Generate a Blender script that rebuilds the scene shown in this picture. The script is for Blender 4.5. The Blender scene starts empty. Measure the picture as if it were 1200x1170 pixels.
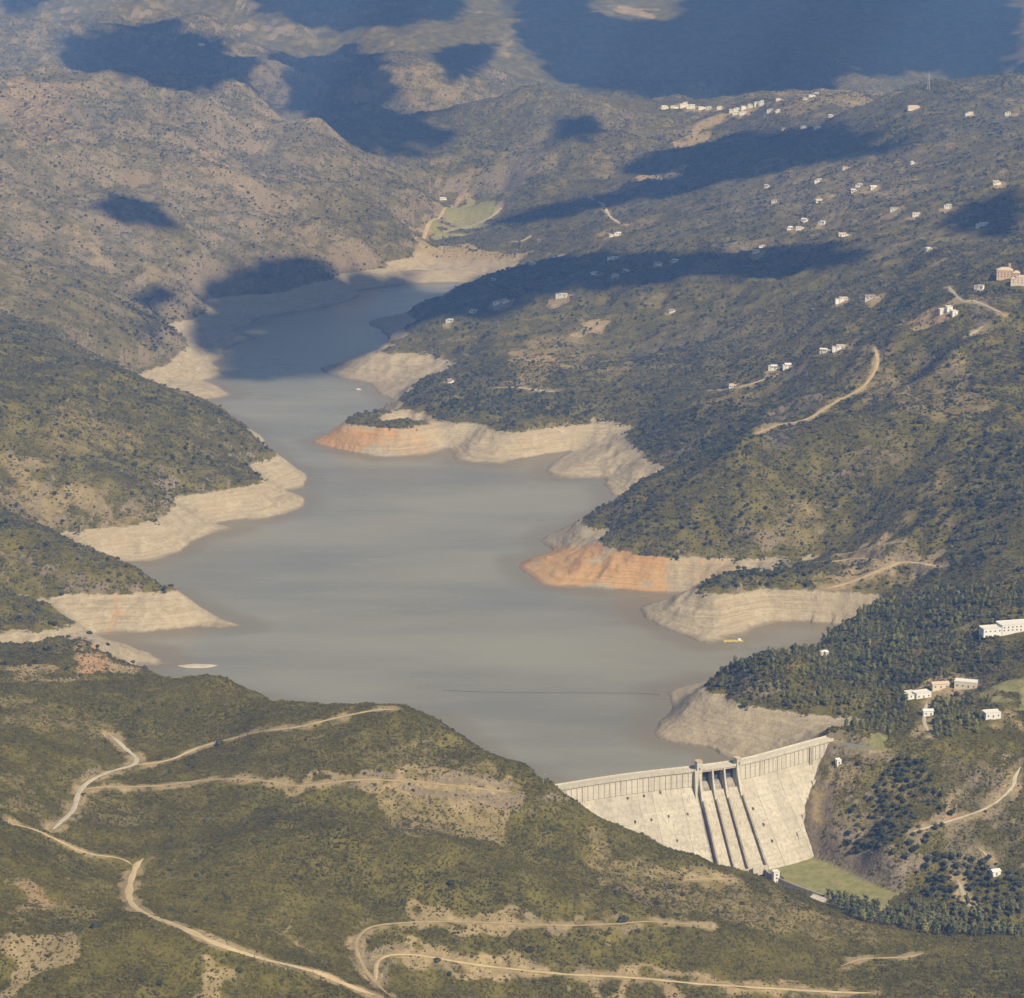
import bpy, bmesh, math, random
import numpy as np
from mathutils import Vector, Matrix
random.seed(7)
RNG = np.random.default_rng(11)
scene = bpy.context.scene
COL = scene.collection

# ------------------------------------------------------------------ camera
W, H = 1200.0, 1170.0                 # the photograph's own pixels
LENS = 85.0
F = LENS / 36.0 * W
PITCH = math.radians(13.4)
CAM_H = 720.0                         # metres above the water, z = 0
cam_d = bpy.data.cameras.new('camera')
cam = bpy.data.objects.new('camera', cam_d)
COL.objects.link(cam)
cam.location = (0, 0, CAM_H)
cam.rotation_euler = (math.pi / 2 - PITCH, 0, 0)
cam_d.lens = LENS
cam_d.sensor_width = 36.0
cam_d.sensor_fit = 'HORIZONTAL'
cam_d.clip_start = 5.0
cam_d.clip_end = 60000.0
scene.camera = cam

# ------------------------------------------------------------------ light
SUN_AZ = math.radians(142.0)          # from +Y (view direction) turning to +X (right)
SUN_EL = math.radians(45.0)
SUN_DIR = np.array([math.sin(SUN_AZ) * math.cos(SUN_EL), math.cos(SUN_AZ) * math.cos(SUN_EL), math.sin(SUN_EL)])
world = bpy.data.worlds.new('World')
scene.world = world
world.use_nodes = True
wn = world.node_tree
for n in list(wn.nodes):
    wn.nodes.remove(n)
w_out = wn.nodes.new('ShaderNodeOutputWorld')
w_bg = wn.nodes.new('ShaderNodeBackground')
w_sky = wn.nodes.new('ShaderNodeTexSky')
w_sky.sky_type = 'NISHITA'
w_sky.sun_disc = False
w_sky.sun_elevation = SUN_EL
w_sky.sun_rotation = SUN_AZ
w_sky.altitude = 300
w_sky.dust_density = 0.6
w_sky.ozone_density = 1.5
w_bg.inputs['Strength'].default_value = 0.062
wn.links.new(w_sky.outputs['Color'], w_bg.inputs['Color'])
wn.links.new(w_bg.outputs['Background'], w_out.inputs['Surface'])
sun_d = bpy.data.lights.new('sun', 'SUN')
sun_d.energy = 4.0
sun_d.angle = math.radians(0.55)
sun_d.color = (1.0, 0.93, 0.82)
sun = bpy.data.objects.new('sun', sun_d)
COL.objects.link(sun)
sun.rotation_euler = Vector(SUN_DIR).to_track_quat('Z', 'Y').to_euler()
scene.view_settings.view_transform = 'Standard'
scene.view_settings.look = 'None'
scene.view_settings.exposure = 0.45
scene.view_settings.gamma = 1.0
scene.view_settings.use_curve_mapping = False
scene.render.engine = 'CYCLES'
scene.cycles.max_bounces = 5
scene.cycles.diffuse_bounces = 2
scene.cycles.glossy_bounces = 2
scene.cycles.transmission_bounces = 2
scene.cycles.volume_bounces = 0
scene.cycles.transparent_max_bounces = 6
scene.cycles.use_denoising = True

# ------------------------------------------------------------------ pixels and positions
CP, SP = math.cos(PITCH), math.sin(PITCH)
def ray(px, py):
    u = (px - W / 2) / F
    v = (H / 2 - py) / F
    return u, CP + v * SP, -SP + v * CP
def at(px, py, z):
    """the point that a pixel shows when it lies on the level z"""
    dx, dy, dz = ray(px, py)
    t = (z - CAM_H) / dz
    return dx * t, dy * t, z
def to_px(x, y, z):
    zz = z - CAM_H
    f = y * CP - zz * SP
    up = y * SP + zz * CP
    return W / 2 + F * x / f, H / 2 - F * up / f

def smooth(a, b, x):
    t = np.clip((x - a) / (b - a), 0, 1)
    return t * t * (3 - 2 * t)

_perm = np.random.default_rng(3).permutation(512)
_perm = np.concatenate([_perm, _perm, _perm])
_ga = np.random.default_rng(4).uniform(0, 2 * np.pi, 512)
_gx, _gy = np.cos(_ga), np.sin(_ga)
def perlin(x, y, seed=0):
    x = np.asarray(x, float) + seed * 17.31
    y = np.asarray(y, float) - seed * 9.17
    xi = np.floor(x).astype(int); yi = np.floor(y).astype(int)
    xf = x - xi; yf = y - yi
    xi &= 511; yi &= 511
    u = xf * xf * xf * (xf * (xf * 6 - 15) + 10)
    v = yf * yf * yf * (yf * (yf * 6 - 15) + 10)
    def g(ix, iy, fx, fy):
        h = _perm[_perm[ix & 511] + (iy & 511)]
        return _gx[h] * fx + _gy[h] * fy
    a = g(xi, yi, xf, yf); b = g(xi + 1, yi, xf - 1, yf)
    c = g(xi, yi + 1, xf, yf - 1); d = g(xi + 1, yi + 1, xf - 1, yf - 1)
    return (a + u * (b - a) + v * ((c + u * (d - c)) - (a + u * (b - a)))) * 1.5
def fbm(x, y, seed=0, oct=4, gain=0.5):
    s = 0; a = 1.0; f = 1.0
    for k in range(oct):
        s = s + a * perlin(x * f, y * f, seed + k)
        a *= gain; f *= 2.03
    return s
def ridged(x, y, seed=0, oct=4, gain=0.5):
    s = 0; a = 1.0; f = 1.0
    for k in range(oct):
        s = s + a * (1 - 2 * np.abs(perlin(x * f, y * f, seed + k)))
        a *= gain; f *= 2.1
    return s

def catmull(pts, n):
    pts = [np.array(p, float) for p in pts]
    P = [2 * pts[0] - pts[1]] + pts + [2 * pts[-1] - pts[-2]]
    out = []
    for i in range(1, len(P) - 2):
        a, b, c, d = P[i - 1], P[i], P[i + 1], P[i + 2]
        for k in range(n):
            t = k / n
            out.append(0.5 * (2 * b + (c - a) * t + (2 * a - 5 * b + 4 * c - d) * t * t + (3 * b - a - 3 * c + d) * t ** 3))
    out.append(pts[-1])
    return np.array(out)

def in_poly(x, y, poly):
    x = np.asarray(x); y = np.asarray(y)
    r = np.zeros(x.shape, bool)
    n = len(poly)
    for i in range(n):
        x0, y0 = poly[i][0], poly[i][1]; x1, y1 = poly[(i + 1) % n][0], poly[(i + 1) % n][1]
        if y0 == y1: continue
        c = ((y0 > y) != (y1 > y)) & (x < (x1 - x0) * (y - y0) / (y1 - y0) + x0)
        r ^= c
    return r
def seg_dist(x, y, line, closed=False):
    best = np.full(np.shape(x), 1e9)
    n = len(line)
    for i in range(n if closed else n - 1):
        x0, y0 = line[i][0], line[i][1]; x1, y1 = line[(i + 1) % n][0], line[(i + 1) % n][1]
        dx, dy = x1 - x0, y1 - y0
        l2 = dx * dx + dy * dy + 1e-9
        t = np.clip(((x - x0) * dx + (y - y0) * dy) / l2, 0, 1)
        d = (x - x0 - t * dx) ** 2 + (y - y0 - t * dy) ** 2
        np.minimum(best, d, out=best)
    return np.sqrt(best)
# ------------------------------------------------------------------ the reservoir's shoreline, on the water level z = 0
LAKE_PX = [(420,349),(418,340),(478,334),(514,332),(548,333),(538,347),(508,362),(494,369),(470,370),(440,374),(432,381),(446,386),
 (458,400),(452,410),(438,413),(419,423),(374,432),(406,444),(435,450),(445,464),(460,470),(442,492),(417,503),(388,511),(363,518),
 (391,526),(440,535),(478,535),(514,531),(524,526),(534,540),(563,543),(588,544),(606,539),(650,532),(669,529),(656,536),(647,542),(643,555),
 (651,561),(702,561),(710,570),(717,582),(736,583),(714,597),(696,608),(682,612.5),(651,621.5),(636,634),(649,647),(615,657),(609,661),(618,673),
 (638,686),(677,690),(728,692),(759,695),(779,695),(806,697),(780,704),(746,712.6),(778,735.6),(809,746),(832,754),(845,750),(878,743),
 (881,736),(899,730.5),(925,729),(978,733),(1000,739),(962,758),(905,784),(862,798),(820,799),(781,811),(777,815),(789,828),(781,841),(766,857),
 (773,866),(804,873),(835,879),(852,890),(872,915),(866,936),
 (820,945),(760,950),(700,958),(655,968),
 (640,927),(580,896),(548,874),(520,856),(496,842),(400,838),(300,820),(235,812),(218,807),(179,794),(162,786),(164,779),(202,776),(170,763),(136,751),(108,748),
 (115,743),(154,743),(220,736.4),(256,738),(283,734),(264,727),(233,713),(204,700),(168,685),(140,672),(124,664),(125,659),(131,658),(174,658),
 (205,648),(238,630),(273,620),(256,615),(282,609.5),(300,609.5),(346,599),(357,582),(334,576),(356,572),(355,554),(336,545),(318,533),(285,503),
 (255,486),(228,476),(243,469),(269,465),(266,458),(240,446),(264,440),(248,426),(264,419),(264,410),(299,396),(274,388),(297,380),(302,374),
 (330,368),(366,363),(402,355)]
LAKE = [at(x, y, 0)[:2] for x, y in LAKE_PX]
FULL = 30.0                           # the level the reservoir reaches when full: scrub begins here
VEG_PX = [
 [(441,412),(460,401),(490,403),(501,413),(524,419),(538,428),(527,435),(499,444),(486,449),(483,462),(470,467)],
 [(412,490),(410,496),(440,499),(478,500),(484,493),(504,486),(514,487),(535,495),(565,494),(592,491),(582,503),(594,505),(619,505),(650,500)],
 [(664,500),(685,491),(713,487),(715,492),(736,496),(738,511),(744,521),(764,533),(759,539),(787,547),(790,555),(759,563),(741,577)],
 [(686,613),(718,621),(710,634),(728,643),(780,652),(826,653),(856,651),(900,651),(968,648)],
 [(955,656),(925,668),(894,673),(858,673),(837,679),(822,689),(843,696),(868,693),(904,688),(925,691),(960,691),(1000,694),(1032,696),(1009,718),(990,733)],
 [(825,801),(828,808),(853,813),(899,828),(932,834),(971,837),(996,838),(985,858)],
 [(480,300),(450,312),(400,320),(389,326),(340,337),(325,343),(260,347),(235,352)],
 [(189,379),(215,397),(217,405),(197,425),(161,436),(154,445),(189,460),(207,462),(230,469)],
 [(323,532),(287,546),(299,556),(302,564),(279,570),(240,577),(205,579),(202,591),(185,607),(159,614),(123,617),(95,622),(72,622),(85,632),(110,648)],
 [(202,693),(174,691),(138,694),(102,695),(60,694.5),(18,694),(38,703),(64,714),(82,727),(77,735),(46,739),(0,741)],
]
CTRL = []
for k in range(len(LAKE_PX)):
    a, b = LAKE[k], LAKE[(k + 1) % len(LAKE)]
    px = LAKE_PX[k]
    if 645 < px[0] < 875 and px[1] > 935: continue
    CTRL.append((a[0], a[1], 0.0))
for line in VEG_PX:
    for (x, y) in line:
        CTRL.append(at(x, y, FULL))
# hills: pixel and the height in metres that the slope there has
HILL_PX = [
 # far mountains behind the valley
 (0,60,320),(170,24,410),(90,40,380),(280,62,330),(330,110,230),(0,25,430),(300,20,400),(430,20,371),(500,60,300),(520,110,220),(450,150,150),(400,130,170),(600,30,335),
 (700,70,265),(620,85,240),(560,90,240),(850,60,300),(800,90,250),(760,100,190),(1000,55,300),(1000,85,250),(1200,60,290),(1200,90,260),(1100,80,250),(720,12,400),
 (0,1,445),(300,1,440),(600,1,420),(900,1,410),(1200,1,405),
 # left far ridge and its slopes
 (0,95,330),(60,98,330),(110,106,310),(180,112,295),(250,125,280),(300,140,245),(340,163,200),(420,200,150),(470,225,90),(492,240,50),
 (0,150,290),(60,160,275),(120,170,255),(200,160,250),(260,190,200),(320,200,160),(390,230,110),(440,262,70),(470,285,45),
 (0,210,250),(60,200,250),(90,187,255),(140,187,250),(210,197,215),(270,220,175),(330,255,130),(400,292,70),(370,300,55),
 (0,260,200),(50,232,210),(90,228,205),(130,245,180),(180,262,140),(230,290,95),(280,300,70),(330,320,45),
 (0,300,160),(60,290,165),(110,280,165),(160,300,115),(200,320,75),(225,338,50),
 (0,340,150),(60,350,140),(110,345,120),(150,330,90),(180,350,60),(210,352,45),(100,380,110),(150,385,70),
 (0,390,150),(50,400,140),(100,415,110),(140,420,60),
 # left spur above the wide water
 (0,430,160),(60,428,145),(110,430,125),(150,445,95),(200,465,72),(250,482,55),(290,503,42),(315,525,34),
 (0,480,150),(60,490,130),(120,500,105),(180,510,80),(240,525,58),(280,540,42),
 (0,540,108),(60,550,96),(120,565,80),(170,575,58),(200,572,48),
 (0,585,72),(50,590,60),(90,600,52),(140,600,42),
 # second spur
 (0,606,95),(40,615,82),(80,635,66),(120,655,52),(150,672,44),(180,684,36),
 (0,650,72),(50,670,55),(110,682,42),
 (0,760,12),(40,756,10),(78,748,6),(0,752,20),(40,748,19),
 (0,702,46),(30,712,40),(0,725,38),
 # near hills: ridge in front of the water
 (0,783,72),(40,772,66),(75,760,64),(100,750,62),(125,757,56),(150,783,52),(180,797,52),(215,803,54),(255,803,60),(300,813,70),(350,824,80),(400,831,88),(440,829,95),(470,829,97),
 (500,838,92),(520,849,86),(540,862,79),(560,876,72),(580,888,66),(600,899,60),(620,908,55),(650,926,46),(700,952,34),(750,978,20),(800,998,8),(850,1014,-5),(890,1028,-16),(930,1047,-24),(980,1070,-30),(1040,1090,-33),(1100,1103,-33),(1160,1102,-32),(1200,1100,-32),
 (0,830,78),(60,820,74),(120,830,66),(160,855,58),(210,850,62),(260,860,66),(330,850,78),(400,855,84),(460,855,86),(520,880,72),
 (0,870,84),(60,880,76),(110,900,64),(150,890,56),(200,892,58),(270,875,68),
 (0,910,84),(50,930,70),(90,930,60),(150,916,56),(220,918,58),(330,918,66),(450,915,70),(540,920,64),(600,928,56),
 (160,950,50),(240,960,52),(330,960,56),(420,965,52),(520,965,44),(580,965,40),(640,970,34),(700,990,22),
 (0,960,84),(40,975,70),(70,968,62),(120,985,54),(160,1000,50),
 # second near hill and the terraces below it
 (200,1000,56),(280,985,60),(350,980,62),(420,980,60),(480,985,54),(550,1000,44),(620,1025,34),(680,1050,24),(715,1068,18),
 (720,1020,10),(780,1030,2),(780,1060,4),(840,1060,-6),(900,1080,-14),(760,1078,8),(830,1085,-4),(960,1100,-22),
 (250,1030,52),(350,1040,46),(450,1040,38),(550,1050,30),(650,1065,22),
 (430,1085,30),(500,1078,26),(600,1080,20),(700,1080,14),
 (430,1130,26),(470,1115,20),(560,1128,8),(700,1140,-4),(800,1150,-12),(900,1155,-20),(1000,1160,-28),(1050,1130,-28),(1130,1130,-28),(1200,1130,-28),(1200,1165,-28),(1100,1165,-30),
 (500,1165,2),(600,1165,-6),(750,1168,-14),(900,1168,-24),
 (0,1010,88),(60,1030,72),(110,1040,60),(160,1040,50),(0,1060,80),(90,1075,66),(150,1065,58),(200,1090,58),(280,1110,54),(360,1140,46),(440,1170,36),
 (0,1100,78),(60,1110,74),(100,1100,76),(160,1085,80),(220,1098,78),(300,1125,66),(0,1160,66),(100,1165,62),(200,1165,60),(320,1165,52),
 # valley below the dam
 (895,1012,-44),(930,1010,-44),(960,1022,-44),(1000,1040,-44),(1050,1058,-44),(1100,1080,-46),(1200,1088,-48),(940,1042,-46),(1000,1062,-46),
 (1000,1012,-40),(1060,1045,-41),(1150,1060,-42),(1200,1050,-34),(1120,1040,-34),(1060,1015,-26),(1000,985,-20),(1040,990,-14),(1100,1000,-18),(1160,1010,-22),(1200,1000,-14),
 (972,955,-14),(1000,940,4),(1060,950,2),(1080,970,-4),(1130,950,2),(1180,925,14),(1200,900,24),(1000,900,24),(1050,910,18),(1100,900,26),(1150,890,30),
 (995,872,34),(1030,872,34),(1080,872,34),(1150,870,34),(1200,868,36),
 # wood and houses right of the dam
 (870,800,42),(900,785,52),(950,765,58),(1000,735,44),(1030,760,52),(960,800,46),(930,815,38),(1000,820,40),(1060,815,42),(1060,850,36),(1100,800,47),(1150,800,52),(1200,800,56),(1100,840,40),(1160,835,44),
 (1100,760,55),(1190,733,66),(1150,760,60),(1060,720,52),(1100,700,55),(1200,700,72),(1150,690,66),(1040,690,42),
 (980,668,42),(1040,655,52),(1010,675,36),(1060,635,60),(1100,650,60),(1150,640,78),(1200,640,90),(900,682,36),(960,680,36),
 # round hill on the right bank
 (700,604,40),(740,580,52),(780,556,66),(830,530,96),(880,515,118),(940,500,138),(1000,492,150),(1060,492,150),(1110,505,140),
 (740,622,44),(800,600,66),(880,580,92),(960,570,105),(1040,570,108),(1100,580,100),(800,640,38),(880,635,46),(960,620,60),(1020,615,68),(1080,610,80),
 (1150,560,118),(1200,560,125),(1150,600,96),(1200,600,108),
 # behind it, climbing to the villas
 (800,520,55),(860,500,72),(840,480,74),(900,462,92),(780,490,50),(760,510,38),(740,470,48),(800,455,70),(940,478,115),(870,452,92),(920,430,120),(985,408,155),(1020,432,152),(1060,450,142),(1120,470,148),(1200,480,152),
 (600,480,38),(650,475,42),(700,470,46),(560,470,38),(500,475,36),(450,482,34),(530,450,45),(580,453,50),(650,455,52),(620,425,58),(690,430,58),(560,420,48),(540,400,48),(480,385,44),(460,390,38),(520,380,56),(600,390,66),(680,380,78),(750,400,75),(820,400,90),(900,390,118),(960,380,145),(1040,390,175),(1080,370,200),(1140,350,225),(1180,322,240),(1200,400,195),(1120,420,180),
 (520,345,44),(560,330,52),(490,362,38),(545,365,68),(600,352,88),(640,310,58),(660,345,100),(720,320,105),(780,345,125),(850,330,145),(900,350,150),(1000,340,178),(1100,310,222),(1200,290,250),
 (630,300,38),(700,285,80),(760,280,110),(850,275,150),(930,268,180),(1000,270,195),(1070,250,225),(1150,260,245),(1200,230,270),
 (590,262,38),(650,255,70),(720,245,95),(780,230,125),(850,225,165),(900,215,190),(960,212,212),(1020,218,228),(1100,210,255),(1200,180,300),
 (620,225,75),(680,215,100),(740,195,125),(800,190,150),(870,185,185),(940,185,215),(1000,185,240),(1070,185,262),(1150,150,300),(1200,140,320),
 (720,170,150),(770,160,165),(840,155,190),(900,150,225),(960,150,250),(1020,130,290),(1088,108,330),(1150,108,330),(1200,108,335),(960,112,290),(900,120,255),(870,125,235),(830,127,215),(780,130,200),(740,140,180),
 # rocky shoulder across the head of the valley
 (640,124,225),(600,130,215),(560,140,190),(680,130,220),(710,150,190),(520,165,150),(540,190,110),(600,175,140),(650,190,120),(590,215,60),(540,225,35),(680,175,150),
 (500,245,20),(530,235,14),(580,238,14),(530,265,8),(490,285,10),(560,270,10),(520,285,7),(600,295,16),(620,300,22),(500,310,6),(560,310,6),(600,308,10),(470,320,10),(540,322,3),
]
# ridges whose far side falls away: pixels with heights, metres behind the ridge, metres of drop there
RIDGES = [
 ([(0,95,330),(60,98,330),(110,106,310),(180,112,295),(250,125,280),(300,140,245),(340,163,200),(420,200,150),(470,225,90)], 380, 0.34),
 ([(90,187,255),(140,187,250),(210,197,215),(270,220,175),(330,255,130),(380,282,85)], 160, 0.16),
 ([(50,232,210),(90,228,205),(130,245,180),(180,262,140)], 150, 0.2),
 ([(0,430,160),(60,428,145),(110,430,125),(150,445,95),(200,465,72)], 90, 0.28),
 ([(0,606,95),(40,615,82),(80,635,66),(120,655,52)], 80, 0.5),
 ([(780,556,66),(830,530,96),(880,515,118),(940,500,138),(1000,492,150),(1060,492,150),(1110,505,140)], 110, 0.22),
 ([(280,985,60),(350,980,62),(420,980,60),(480,985,54),(550,1000,44),(620,1025,34)], 45, 0.2),
 ([(100,1100,76),(160,1085,80),(220,1098,78),(300,1125,66)], 35, 0.3),
 ([(90,40,380),(170,24,410),(230,36,390),(280,62,330)], 420, 0.22),
 ([(560,140,190),(600,130,215),(640,124,225),(680,130,220),(710,150,190)], 320, 0.5),
 ([(740,140,180),(780,130,200),(830,127,215),(870,125,235),(900,120,255),(960,112,290),(1020,118,300),(1088,108,330),(1150,108,330),(1200,108,335)], 330, 0.4),
 ([(870,452,92),(920,430,120),(985,408,155)], 100, 0.22),
]
FIX_N = len(CTRL)
for (x, y, z) in HILL_PX:
    CTRL.append(at(x, y, z))
# no slope steeper than the ground really is: a traced hill point slides along its own line of sight until its neighbours agree
def relax(pts, nfix, limit=0.6, rounds=160):
    P = np.array(pts, float); dirs = P - np.array([0, 0, CAM_H])
    for _ in range(rounds):
        d = np.hypot(P[:, None, 0] - P[None, :, 0], P[:, None, 1] - P[None, :, 1]) + 1.0
        dz = P[:, None, 2] - P[None, :, 2]
        over = np.where(d < 0.07 * P[:, None, 1], np.abs(dz) - np.where(P[:, None, 1] < 2150, .8, limit) * d, -1)
        np.fill_diagonal(over, -1)
        push = np.where(over > 0.5, -np.sign(dz) * np.minimum(over, 12) * 0.2, 0)
        k = np.argmax(np.abs(push), axis=1)
        mv = push[np.arange(len(P)), k]; mv[:nfix] = 0
        if np.abs(mv).max() < 0.1: break
        z = P[:, 2] + mv
        t = (z - CAM_H) / dirs[:, 2]
        P = np.stack([dirs[:, 0] * t, dirs[:, 1] * t, z], -1)
    return [tuple(p) for p in P]
CTRL = relax(CTRL, FIX_N)
# the near hill drops steeply to the water behind its ridge
for (x, y, z) in [(255,803,60),(300,813,70),(350,824,80),(400,831,88),(440,829,95),(470,829,97),(500,838,92),(520,849,86),(540,862,79),(560,876,72),(580,888,66),(600,899,60),(620,908,55)]:
    q = np.array(at(x, y, z)); u = q[:2] / np.linalg.norm(q[:2])
    for k, m_ in ((.3, .5), (.55, .24)):
        e = q[:2] + u * (z / .36) * k
        CTRL.append((e[0], e[1], z * m_))
_tops = np.array(CTRL[FIX_N:])
for line, back, drop in RIDGES:
    for (x, y, z) in line:
        k = [i for i, h in enumerate(HILL_PX) if h[0] == x and h[1] == y]
        q = _tops[k[0]] if k else at(x, y, z)
        f = 1 + back / q[1]
        c_ = np.array(CTRL)
        if np.hypot(c_[:, 0] - q[0] * f, c_[:, 1] - q[1] * f).min() < back * 0.6: continue
        CTRL.append((q[0] * f, q[1] * f, q[2] - min(back * drop, max(q[2] - 20, 5) * 0.8)))
# places the photograph does not show, given outright
CTRL += [(-900,8000,330),(0,7300,60),(600,7600,70),(1500,7600,110),(1900,7300,200),(-300,7000,90),(-1100,7100,190),(-2200,7500,330),
         (-3200,10500,480),(-1500,10800,470),(0,11000,470),(1500,11000,450),(3200,11000,430),(-3600,12500,640),(-1500,12600,660),(0,12800,680),(1800,12600,660),(3600,12500,640),
         (-4200,14200,830),(0,14200,850),(4200,14200,830),(2600,8500,330),(2700,9800,380),(-2700,8600,400),
         (0,2100,-12),(60,2030,-14),(-150,2150,-10),(150,2050,-16),(200,2010,-16),(100,1930,-20),(0,2400,-14),(-100,2700,-14),(0,3000,-14),(-150,3400,-12),(-350,3900,-9),(-300,4300,-6),
         (450,1500,-35),(500,1750,-48),(520,1900,20),(600,2200,70),(760,2500,110),(850,2900,160),(1100,3500,260),(-450,1450,80),(-520,1800,95),(-640,2200,90),(-760,2600,110),(-900,3200,190),(-1500,4200,220),(-1700,5200,300),(1500,4600,290),(1800,5800,340),(-2000,6300,340),
         (-120,1180,40),(120,1180,-10),(350,1180,-40),(-350,1180,60)]
# dam: crest line on z = 34
CREST_Z = 34.0
CREST_PX = [(652,923),(690,916),(732,909),(770,905),(803,902),(858,895.5),(907,883),(944,872),(972,865)]
_c = np.array([at(x, y, CREST_Z)[:2] for x, y in CREST_PX])
_t = (_c - _c[0]) @ (_c[-1] - _c[0]) / np.linalg.norm(_c[-1] - _c[0])
_n = np.array([-(_c[-1] - _c[0])[1], (_c[-1] - _c[0])[0]]) / np.linalg.norm(_c[-1] - _c[0])
_off = (_c - _c[0]) @ _n
print('dam chord', np.round(_t, 1), 'sagitta', np.round(_off, 1), _c[0], _c[-1])
# crest as a curve, extended into both banks
_dir = (_c[-1] - _c[0]) / np.linalg.norm(_c[-1] - _c[0])
_so = [(-34, 3), (0, 0.5), (34, -0.8), (64, -3.2), (92, -7), (116, -11.3), (137, -14.5), (158, -16.2), (182, -14.8), (204, -11.2), (241, -4.5), (268.4, 0), (284, 3.5)]
DAM = catmull([_c[0] + _dir * s + _n * o for s, o in _so], 12)
DAM_LEN = np.concatenate([[0], np.cumsum(np.linalg.norm(np.diff(DAM, axis=0), axis=1))])
def dam_at(s):
    """point on the crest line and the downstream direction"""
    x = np.interp(s, DAM_LEN, DAM[:, 0]); y = np.interp(s, DAM_LEN, DAM[:, 1])
    e = 4.0
    a = np.array([np.interp(s - e, DAM_LEN, DAM[:, 0]), np.interp(s - e, DAM_LEN, DAM[:, 1])])
    b = np.array([np.interp(s + e, DAM_LEN, DAM[:, 0]), np.interp(s + e, DAM_LEN, DAM[:, 1])])
    d = (b - a) / np.linalg.norm(b - a)
    return np.array([x, y]), d, np.array([d[1], -d[0]])
# offset downstream of the crest line, by height
PROF = [(34.0, 3.6), (20.0, 4.0), (8.0, 11.5), (-47.0, 53.0)]
def dam_off(z):
    return float(np.interp(-z, [-p[0] for p in PROF], [p[1] for p in PROF]))
# the right edge of the dam's face is where it meets the rock
def face_hit(px, py):
    best = None
    for s in np.linspace(40, 318, 279):
        p, d, n = dam_at(s)
        z = np.linspace(33, -47, 161); o = np.interp(-z, [-34, -19.6, -7.6, 47.6], [3.4, 3.8, 11.4, 53.4])
        qx, qy = to_px(p[0] + n[0] * o, p[1] + n[1] * o, z)
        e = (qx - px) ** 2 + (qy - py) ** 2; k = int(np.argmin(e))
        if best is None or e[k] < best[0]: best = (e[k], s, float(z[k]), float(o[k]))
    return best[1:]
for px, py in ((970, 874), (964, 888), (956, 906), (949, 925), (943, 945), (938, 965), (933, 986), (928, 996)):
    s, z, o = face_hit(px, py)
    p, d, n = dam_at(s)
    q = p + n * o
    for al, out, up in ((-7, 4, -8), (0, 1, 0), (9, 2, 7), (22, 4, 13), (9, -12, 9)):
        CTRL.append((q[0] + d[0] * al + n[0] * out, q[1] + d[1] * al + n[1] * out, max(z + up, -48)))
for s in (110, 140, 170, 200):
    p, d, n = dam_at(s)
    for o in (10, 30, 52):
        q = p + n * o; CTRL.append((q[0], q[1], -48))
    q = p - n * 12; CTRL.append((q[0], q[1], -34))
for s, z in ((20, 30), (40, 16), (60, 2), (84, -20)):
    p, d, n = dam_at(s)
    for o in (-6, 8, 24):
        q = p + n * o; CTRL.append((q[0], q[1], z - 4))
DOWN_POLY = [tuple(p) for p in DAM] + [(420, 2010), (900, 2000), (900, 1000), (30, 1000), (0, 1820)]

# ------------------------------------------------------------------ terrain heights on a fan of rows that widens away from the near edge
NR, NC = 1180, 640
Y0, Y1, HALF = 1180.0, 14200.0, 0.285
LR = np.linspace(math.log(Y0), math.log(Y1), NR)
QC = np.linspace(-HALF, HALF, NC)
C = np.array(CTRL)
_p, _q, _z = np.log(C[:, 1]), C[:, 0] / C[:, 1], C[:, 2]
def _phi(r2): return r2 ** 0.7
_A = _phi((_p[:, None] - _p) ** 2 + (_q[:, None] - _q) ** 2)
_N = len(_p)
_M = np.zeros((_N + 3, _N + 3)); _M[:_N, :_N] = _A - np.eye(_N) * 2e-5
_M[:_N, _N] = 1; _M[:_N, _N + 1] = _p; _M[:_N, _N + 2] = _q
_M[_N:, :_N] = _M[:_N, _N:].T
_w = np.linalg.solve(_M, np.concatenate([_z, np.zeros(3)]))
CS = 4                                # solved on every 4th row and column, then refined with a cubic
pr = np.linspace(math.log(Y0), math.log(Y1), NR // CS + 1); pc = np.linspace(-HALF, HALF, NC // CS + 1)
Zc = np.empty((len(pr), len(pc)))
for i, p in enumerate(pr):
    r2 = (p - _p[None, :]) ** 2 + (pc[:, None] - _q[None, :]) ** 2
    Zc[i] = _phi(r2) @ _w[:_N] + _w[_N] + _w[_N + 1] * p + _w[_N + 2] * pc
def cubic_up(A, xs, xn):
    t = (xn - xs[0]) / (xs[1] - xs[0])
    i = np.clip(np.floor(t).astype(int), 0, len(xs) - 2); f = (t - i)[:, None]
    g = lambda k: A[np.clip(i + k, 0, len(xs) - 1)]
    a, b, c, d = g(-1), g(0), g(1), g(2)
    return 0.5 * (2 * b + (c - a) * f + (2 * a - 5 * b + 4 * c - d) * f * f + (3 * b - a - 3 * c + d) * f ** 3)
Z = cubic_up(cubic_up(Zc, pr, LR).T.copy(), pc, QC).T.copy()
YY = np.exp(LR)[:, None] * np.ones((1, NC)); XX = YY * QC[None, :]

# distance to the shoreline, positive on land; the line itself wanders a few metres
WX = XX + 5.0 * fbm(XX / 60, YY / 60, 31, 3); WY = YY + 9.0 * fbm(XX / 60, YY / 60, 37, 3)
LAKE_S = catmull(LAKE + [LAKE[0]], 2)
near = (YY < 5600) & (YY > 1780) & (np.abs(XX) < 1000) & (Z < 90)
D = np.full(XX.shape, 400.0)
_dn = seg_dist(WX[near], WY[near], LAKE_S)
_in = in_poly(WX[near], WY[near], LAKE_S)
D[near] = np.where(_in, -_dn, _dn)
DOWN = in_poly(XX, YY, DOWN_POLY)
D = np.where(DOWN, 400.0, D)

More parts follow.
